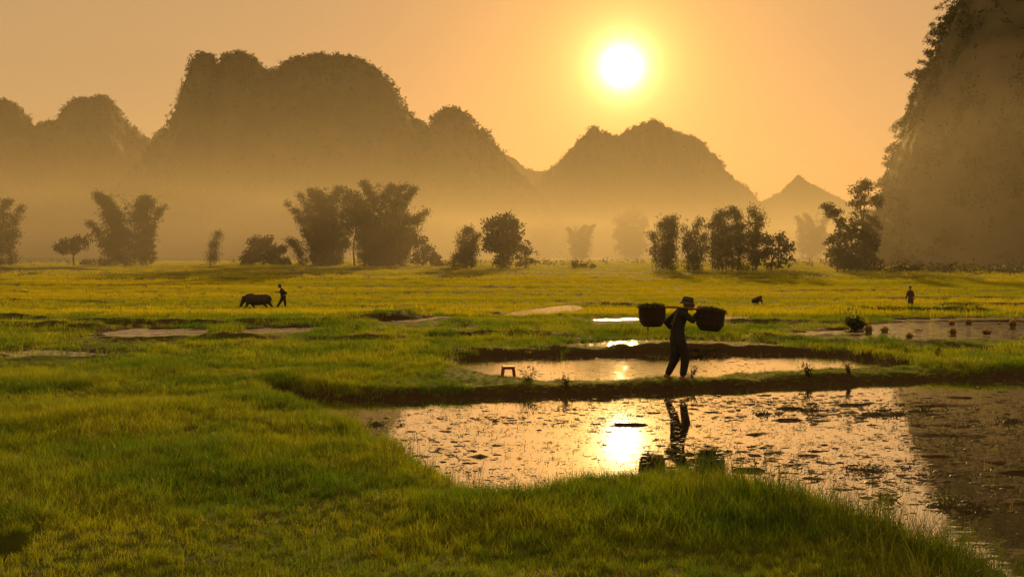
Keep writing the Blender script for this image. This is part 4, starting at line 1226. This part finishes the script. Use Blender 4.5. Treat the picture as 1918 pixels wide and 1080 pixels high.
# ---- buffalo
Yb = dist = 63.5; sb = Yb / F
bx2, by2 = 480.0, 582.0
xb_ = (bx2 - CX) * sb; zb_ = gz(xb_, Yb)
def B_(px, py, y=0.0):
    return np.array([(px - bx2) * sb, y, (by2 - py) * sb])
buf = empty("buffalo", (xb_, Yb, zb_))
tag(buf, "dark water buffalo plodding with lowered head ahead of the farmer", "buffalo")
bb = [(B_(465, 562.5), B_(482, 565), 0.29, 0.355), (B_(482, 565), B_(498, 563.5), 0.355, 0.32), (B_(498, 562.5), B_(502, 563), 0.29, 0.24), (B_(464, 559.5), B_(472, 558.5), 0.20, 0.20),
      (B_(464, 562), B_(456.5, 564), 0.22, 0.155), (B_(456.5, 564), B_(451.5, 575), 0.150, 0.088), (B_(451.5, 575), B_(450.5, 577), 0.095, 0.085)]
for yy, a1, a2, a3 in ((-0.17, (466, 569), (463, 576), (459, 582.3)), (0.17, (470, 570), (474, 577), (474.5, 582.3))):
    bb += [(B_(*a1, yy), B_(*a2, yy), 0.15, 0.075), (B_(*a2, yy), B_(*a3, yy), 0.072, 0.052), (B_(*a3, yy), B_(a3[0] - 1.2, 582.4, yy), 0.062, 0.055)]
for yy, a1, a2, a3, a4 in ((-0.17, (498, 566), (497, 573), (500.5, 577.5), (496, 582.3)), (0.17, (501, 565), (503, 571.5), (508, 576.5), (510, 582.3))):
    bb += [(B_(*a1, yy), B_(*a2, yy), 0.20, 0.11), (B_(*a2, yy), B_(*a3, yy), 0.10, 0.062), (B_(*a3, yy), B_(*a4, yy), 0.060, 0.050), (B_(*a4, yy), B_(a4[0] - 1.2, 582.4, yy), 0.062, 0.055)]
for sg in (-1, 1):
    bb += [(B_(457.5, 562.5, sg * 0.13), B_(459.5, 564.5, sg * 0.30), 0.05, 0.02)]
fuse("body", bb, 0.022, HIDE, buf)
for sg in (-1, 1):
    hp = np.array([B_(456, 561, sg * 0.10), B_(456.5, 559.2, sg * 0.26), B_(459, 557.6, sg * 0.36), B_(462.5, 557.2, sg * 0.36), B_(465, 557.8, sg * 0.28)])
    link("horn", tube_mesh("horn", hp, [0.055, 0.048, 0.038, 0.024, 0.006], 8), HORN, buf)
tl = np.array([B_(504.5, 558.5), B_(507.5, 562), B_(508.5, 568), B_(509.5, 573), B_(510, 576)])
link("tail", tube_mesh("tail", tl, [0.035, 0.025, 0.018, 0.024, 0.008], 6), HIDE, buf)

# ---- farmer behind the buffalo
bx3, by3 = 525.5, 581.5
xf_ = (bx3 - CX) * sb; zf_ = gz(xf_, Yb)
def Fm(px, py, y=0.0):
    return np.array([(px - bx3) * sb, y, (by3 - py) * sb])
farmer = empty("person", (xf_, Yb, zf_))
tag(farmer, "bareheaded farmer striding right behind the dark buffalo", "person")
fh = Fm(523.3, 538.6); ff = np.array([-0.95, 0, -0.3])
legs = [(Fm(530.5, 560, -0.09), Fm(524.5, 570.5, -0.09), Fm(518, 580, -0.09)), (Fm(531, 560, 0.09), Fm(533.5, 570.5, 0.09), Fm(533.5, 580, 0.09))]
arms = [(Fm(528.5, 546, -0.19), Fm(538, 551.5, -0.24), Fm(533.5, 556, -0.26)), (Fm(527, 545.5, 0.19), Fm(522.5, 550, 0.24), Fm(515.5, 549.5, 0.20))]
bf = head_bones(fh, ff, 1.05) + [(Fm(527.5, 544), fh, 0.06, 0.055), (Fm(528.5, 547.5), Fm(531, 558), 0.12, 0.12)]
for a_, b_, c_ in arms: bf += [(a_, b_, 0.052, 0.042), (b_, c_, 0.042, 0.030)] + fingers(c_, np.array([-0.8, 0, -0.2]), np.array([0, 1.0, 0]), np.array([0, 0, -1.0]), 1, 1.1)
for a_, b_, c_ in legs: bf += [(a_, b_, 0.085, 0.06), (b_, c_, 0.058, 0.04), (c_, c_ + np.array([-0.14, 0, -0.02]), 0.042, 0.03)]
fuse("body", bf, 0.016, SKIN, farmer)
fuse("shirt", [(Fm(528.3, 546.5, -0.1), Fm(528.3, 546.5, 0.1), 0.115, 0.115), (Fm(528.5, 548), Fm(531, 561), 0.155, 0.165), (arms[0][0], arms[0][1], 0.075, 0.065), (arms[0][1], arms[0][2] * .4 + arms[0][1] * .6, 0.062, 0.055), (arms[1][0], arms[1][1], 0.075, 0.062)], 0.018, SHIRT, farmer)
fuse("trousers", [(Fm(530.8, 558, -0.07), Fm(530.8, 558, 0.07), 0.13, 0.13)] + sum([[(a_, b_, 0.115, 0.085), (b_, b_ * .25 + c_ * .75, 0.085, 0.066)] for a_, b_, c_ in legs], []), 0.018, TROUSER, farmer)
fuse("hair", [('e', fh + np.array([0.02, 0, 0.04]), (0.105, 0.092, 0.10)), ('e', fh + np.array([0.05, 0, -0.01]), (0.07, 0.085, 0.09))], 0.014, HAIR, farmer)

# ---- figure standing in the right-hand field
Yd = 67.0; sd_ = Yd / F
bx4, by4 = 1705.0, 573.5
xd_ = (bx4 - CX) * sd_; zd_ = gz(xd_, Yd)
def D4(px, py, y=0.0):
    return np.array([(px - bx4) * sd_, y, (by4 - py) * sd_])
st = empty("person", (xd_, Yd, zd_))
tag(st, "lone person in a long brown coat standing in the rice below the cliff", "person")
h4 = D4(1704.6, 538.8); f4 = np.array([-0.6, -0.8, -0.1]); f4 /= np.linalg.norm(f4)
bp4 = head_bones(h4, f4, 1.0) + [(D4(1705, 544), h4, 0.055, 0.05), (D4(1705, 547), D4(1706, 557), 0.11, 0.11),
      (D4(1701, 546.5), D4(1698.8, 553), 0.05, 0.042), (D4(1698.8, 553), D4(1697.2, 560), 0.042, 0.03), (D4(1709, 546.5), D4(1711, 553, -0.05), 0.05, 0.042), (D4(1711, 553, -0.05), D4(1710.5, 559.5, -0.1), 0.042, 0.03),
      (D4(1704, 558), D4(1703.5, 566), 0.08, 0.055), (D4(1703.5, 566), D4(1704, 573), 0.052, 0.036), (D4(1707, 558), D4(1707, 566), 0.08, 0.055), (D4(1707, 566), D4(1707.8, 573), 0.052, 0.036),
      (D4(1704, 573), D4(1703, 573.3, -0.12), 0.036, 0.026), (D4(1707.8, 573), D4(1707, 573.3, -0.12), 0.036, 0.026)]
bp4 += fingers(D4(1697.0, 561), np.array([-0.2, 0, -0.98]), np.array([0, 1.0, 0]), np.array([1.0, 0, 0])) + fingers(D4(1710.4, 560.5, -0.1), np.array([0, 0, -1.0]), np.array([0, 1.0, 0]), np.array([-1.0, 0, 0]))
fuse("body", bp4, 0.014, SKIN, st)
fuse("coat", [(D4(1701.5, 546.5), D4(1708.8, 546.5), 0.085, 0.085), (D4(1705, 547.5), D4(1705.5, 556), 0.155, 0.155), (D4(1705.5, 556), D4(1705.8, 566), 0.155, 0.185), (D4(1701, 547), D4(1698.8, 553.5), 0.072, 0.06), (D4(1698.8, 553.5), D4(1697.6, 558), 0.06, 0.05), (D4(1709, 547), D4(1711, 553.5, -0.05), 0.072, 0.06)], 0.016, COAT, st)
fuse("hair", [('e', h4 + np.array([0.012, 0.02, 0.035]), (0.098, 0.098, 0.095)), (h4 + np.array([0.03, 0.06, 0]), h4 + np.array([0.04, 0.09, -0.18]), 0.06, 0.03)], 0.014, HAIR, st)

# ---- a stooping worker far off in the rice
def stooper(label, px, py, Yq, flip, k=1.0):
    s = Yq / F
    x = (px - CX) * s
    o = empty("person", (x, Yq, gz(x, Yq)))
    o.scale = (k * flip, k, k)
    tag(o, label, "person")
    hd = np.array([0.26, 0, 0.50]); fd = np.array([0.8, 0, -0.6])
    pel, ch = np.array([-0.22, 0, 0.26]), np.array([0.12, 0, 0.44])
    b = head_bones(hd, fd) + [(ch, hd, 0.06, 0.055), (pel, ch, 0.12, 0.115)]
    cl = [(pel, ch, 0.16, 0.15)]; tr = [(pel, pel + np.array([0.05, 0, 0.02]), 0.165, 0.15)]
    for sg in (-1, 1):
        kn = np.array([0.10, sg * 0.13, 0.30]); an = np.array([-0.06, sg * 0.13, 0.05])
        b += [(pel + np.array([0, sg * 0.09, 0]), kn, 0.08, 0.058), (kn, an, 0.056, 0.038), (an, an + np.array([0.15, 0, -0.02]), 0.04, 0.03)]
        tr += [(pel + np.array([0, sg * 0.09, 0]), kn, 0.11, 0.08), (kn, an, 0.078, 0.06)]
        sh = ch + np.array([0.04, sg * 0.17, 0]); el = sh + np.array([0.14, 0, -0.18]); ha = el + np.array([0.06, -sg * 0.05, -0.18])
        b += [(sh, el, 0.05, 0.04), (el, ha, 0.04, 0.028)] + fingers(ha, np.array([0.3, 0, -0.95]), np.array([0, 1.0, 0]), np.array([-1.0, 0, 0]))
        cl += [(sh, el, 0.07, 0.058)]
    fuse("body", b, 0.016, SKIN, o); fuse("shirt", cl, 0.018, COAT, o); fuse("trousers", tr, 0.018, TROUSER, o)
    fuse("hair", [('e', hd + np.array([-0.01, 0, 0.035]), (0.10, 0.095, 0.095))], 0.014, HAIR, o)
stooper("crouching worker alone in the rice right of the front basket", 1418, 570, 68.5, 1)

# ---- red plastic stool by the water
xs_, ys_ = GP(952, 702, 0.12)
stool = empty("stool", (xs_, ys_, gz(xs_, ys_) + 0.0), 0.12)
tag(stool, "small red plastic stool standing at the edge of the upper pond", "stool")
def box_mesh(name, c, d, mat, parent, bev=0.006, top=1.0):
    bm = bmesh.new(); bmesh.ops.create_cube(bm, size=1.0)
    for v in bm.verts:
        f = top if v.co.z > 0 else 1.0
        v.co = Vector((v.co.x * d[0] * f + c[0], v.co.y * d[1] * f + c[1], v.co.z * d[2] + c[2]))
    bmesh.ops.bevel(bm, geom=bm.edges[:], offset=bev, segments=2, affect='EDGES')
    m = bpy.data.meshes.new(name); bm.to_mesh(m); bm.free()
    return link(name, m, mat, parent)
box_mesh("seat", (0, 0, 0.262), (0.245, 0.245, 0.022), REDPL, stool, 0.009)
for sx in (-1, 1):
    for sy in (-1, 1):
        link("leg", tube_mesh("leg", [(sx * 0.132, sy * 0.132, -0.03), (sx * 0.098, sy * 0.098, 0.252)], [0.019, 0.023], 6), REDPL, stool)
for sx in (-1, 1):
    box_mesh("apron", (sx * 0.101, 0, 0.232), (0.008, 0.17, 0.035), REDPL, stool, 0.002)
    box_mesh("apron", (0, sx * 0.101, 0.232), (0.17, 0.008, 0.035), REDPL, stool, 0.002)

# ---- bundles of rice seedlings set out in the right-hand paddy
def bundle_mesh(R, w, h):
    n = 320
    a = R.uniform(0, 6.283, n); r = np.sqrt(R.random(n))
    P0 = np.stack([r * np.cos(a) * w * 0.36, r * np.sin(a) * w * 0.36, np.full(n, -0.05)], 1)
    P1 = np.stack([r * np.cos(a) * w * 0.26, r * np.sin(a) * w * 0.26, np.full(n, h * 0.42)], 1)
    P2 = np.stack([r * np.cos(a) * w * 0.72, r * np.sin(a) * w * 0.72, h * R.uniform(0.85, 1.05, n) * (1 - 0.55 * r ** 2)], 1)
    sd = np.stack([-np.sin(a + R.normal(0, 1, n)), np.cos(a), 0 * a], 1) * 0.016
    V = np.stack([P0 - sd, P0 + sd, P1 + sd, P1 - sd, P2], 1).reshape(-1, 3)
    b = (np.arange(n) * 5)[:, None]
    Fc = np.concatenate([b + np.array([[0, 1, 2, 3]]), b + np.array([[3, 2, 4, 4]])])
    m = bpy.data.meshes.new("sheaf")
    m.from_pydata([tuple(v) for v in V], [], [tuple(int(i) for i in f) if f[2] != f[3] else tuple(int(i) for i in f[:3]) for f in Fc])
    return m
Rb = np.random.default_rng(91)
for px_, py_, w_, h_, lab in (
    (1627, 622, 18, 22, "brown seedling bundle in the paddy beside the dark mound of bush"), (1657, 621, 17, 20, "second seedling bundle from the dark mound of bush"),
    (1703, 631, 15, 18, "seedling bundle standing nearest to the front edge of the right-hand paddy"), (1720, 617, 18, 9, "low flattened seedling bundle in the middle of the right-hand paddy"),
    (1785, 626, 16, 23, "dark upright seedling bundle alone in the middle of the paddy"), (1783, 606, 13, 15, "small seedling bundle behind the dark upright bundle"),
    (1814, 606, 15, 18, "pale rounded seedling bundle at the back of the paddy"), (1848, 623, 20, 17, "wide grassy seedling bundle towards the right of the paddy"),
    (1871, 605, 10, 9, "tiny seedling bundle at the back right of the paddy"), (1897, 613, 15, 25, "tall seedling bundle closest to the right edge of the photo"), (1655, 639, 14, 14, "small seedling bundle in the grass in front of the paddy")):
    x_, y_ = GP(px_, py_); s_ = y_ / F
    b_ = empty("seedling_bundle", (x_, y_, gz(x_, y_) + 0.02))
    tag(b_, lab, "seedlings", "rice seedling bundles in the flooded paddy")
    link("sheaf", bundle_mesh(Rb, w_ * s_, h_ * s_), SHEAF, b_)
    th = np.linspace(0, 2 * np.pi, 17); rr = w_ * s_ * 0.275
    link("tie", tube_mesh("tie", np.stack([rr * np.cos(th), rr * np.sin(th), 0 * th + h_ * s_ * 0.42], 1), np.full(17, 0.012), 5), ROPE, b_)

# ---- weeds and bushes
def plant(label, px, py, w, h, seed, name="weed", cat="weed", group=None, mat=None, nl=26):
    R = np.random.default_rng(seed)
    x, y = GP(px, py); s = y / F
    o = empty(name, (x, y, gz(x, y)))
    tag(o, label, cat, group)
    lv = []
    for i in range(6):
        hh = h * s * R.uniform(0.6, 1.05); lean = R.normal(0, 0.35) * w * s
        t = np.linspace(0, 1, 6)
        p = np.stack([R.normal(0, 0.1) * w * s + lean * t ** 1.5, R.normal(0, 0.08) * w * s + 0.5 * lean * t, -0.02 + hh * t], 1)
        link("stem", tube_mesh("stem", p, 0.006 * (1 - 0.7 * t) + 0.001, 5), BARK, o)
        ci = p[R.integers(1, 6, nl)] + R.normal(0, 0.12 * w * s, (nl, 3))
        lv.append(cards(ci, max(0.05, 0.22 * h * s), 0.28, -0.2, R))
    V, Fc = merge(lv)
    link("foliage", np_mesh("foliage", V, Fc), mat or LEAF2, o)
plant("leafy weed sprouting on the dyke right of the walking person", 1294, 706, 18, 22, 301)
plant("dark upright weed on the bank behind the walking person", 1319, 655, 14, 22, 302)
plant("tall weed on the dyke against the bright upper pond", 1515, 702, 24, 28, 303)
plant("weed on the dyke near the right end of the upper pond", 1592, 699, 22, 24, 304)
plant("bushy weed right beside the red stool", 990, 716, 44, 26, 305, nl=40)
plant("weed tuft on the bank between the stool and the sun's glint", 1062, 720, 30, 20, 306, nl=30)
plant("dark weed in the grass right of the upper pond", 1755, 672, 20, 22, 307)
plant("small weed in the grass behind the right end of the upper pond", 1697, 664, 12, 14, 308)
plant("dark weed on the field bank left of centre", 668, 622, 16, 14, 309)
plant("broad dark weed patch in the field behind the stool", 868, 612, 24, 14, 310, nl=40)
tree("dark rounded mound of bush at the left end of the right-hand paddy", 1603, 616, [(1594, 603, 9, 9), (1604, 599, 11, 10), (1613, 604, 8, 8), (1602, 609, 16, 7)], 311, name="mound_bush", cat="bush", D=GP(1603, 616)[1], leaf=0.10, dens=30, trunk=0.02, loc=(*GP(1603, 616), gz(*GP(1603, 616))))

# ---- a few large clods one can pick out in the near paddy
Rm = np.random.default_rng(400)
for px_, py_, w_, lab in ((1655, 777, 0.42, "widest mud clod in the back right of the near paddy"), (1520, 768, 0.30, "weedy mud clod in the near paddy, halfway between the carrier and the right edge"), (1430, 775, 0.30, "mud clod in the near paddy just right of the carrier's reflection"),
                     (1775, 948, 0.30, "mud clod close to the long grass of the lower right bank"), (1835, 958, 0.26, "mud clod nearest to the lower right corner of the paddy"), (1625, 880, 0.24, "small weedy mud clod in front of the lower right bank grass"),
                     (1885, 790, 0.32, "mud clod at the right edge of the photo on the brown flat"), (702, 796, 0.24, "lone mud clod at the left tip of the near paddy"), (1725, 770, 0.26, "mud clod right of the widest one, below the dyke"), (1660, 935, 0.16, "smallest mud clod, between the bank grass and open water")):
    x_, y_ = GP(px_, py_, 0.0)
    m_ = 9
    V, Fc = clod_mesh(Rm.normal(0, w_ * 0.28, m_), Rm.normal(0, w_ * 0.16, m_), w_ * Rm.uniform(0.2, 0.5, m_), 0.0, Rm, 0.22)
    o = link("mud_clod", np_mesh("mud_clod", V, Fc), MUD, None, (x_, y_, 0.0))
    P = np.stack([Rm.normal(0, w_ * 0.35, 40), Rm.normal(0, w_ * 0.22, 40), Rm.uniform(0.01, 0.06, 40)], 1)
    link("weed_leaves", np_mesh("weed_leaves", *cards(P, 0.08, 0.2, -0.5, Rm)), LEAF2, o)
    tag(o, lab, "mud clod", "large mud clods in the near paddy")
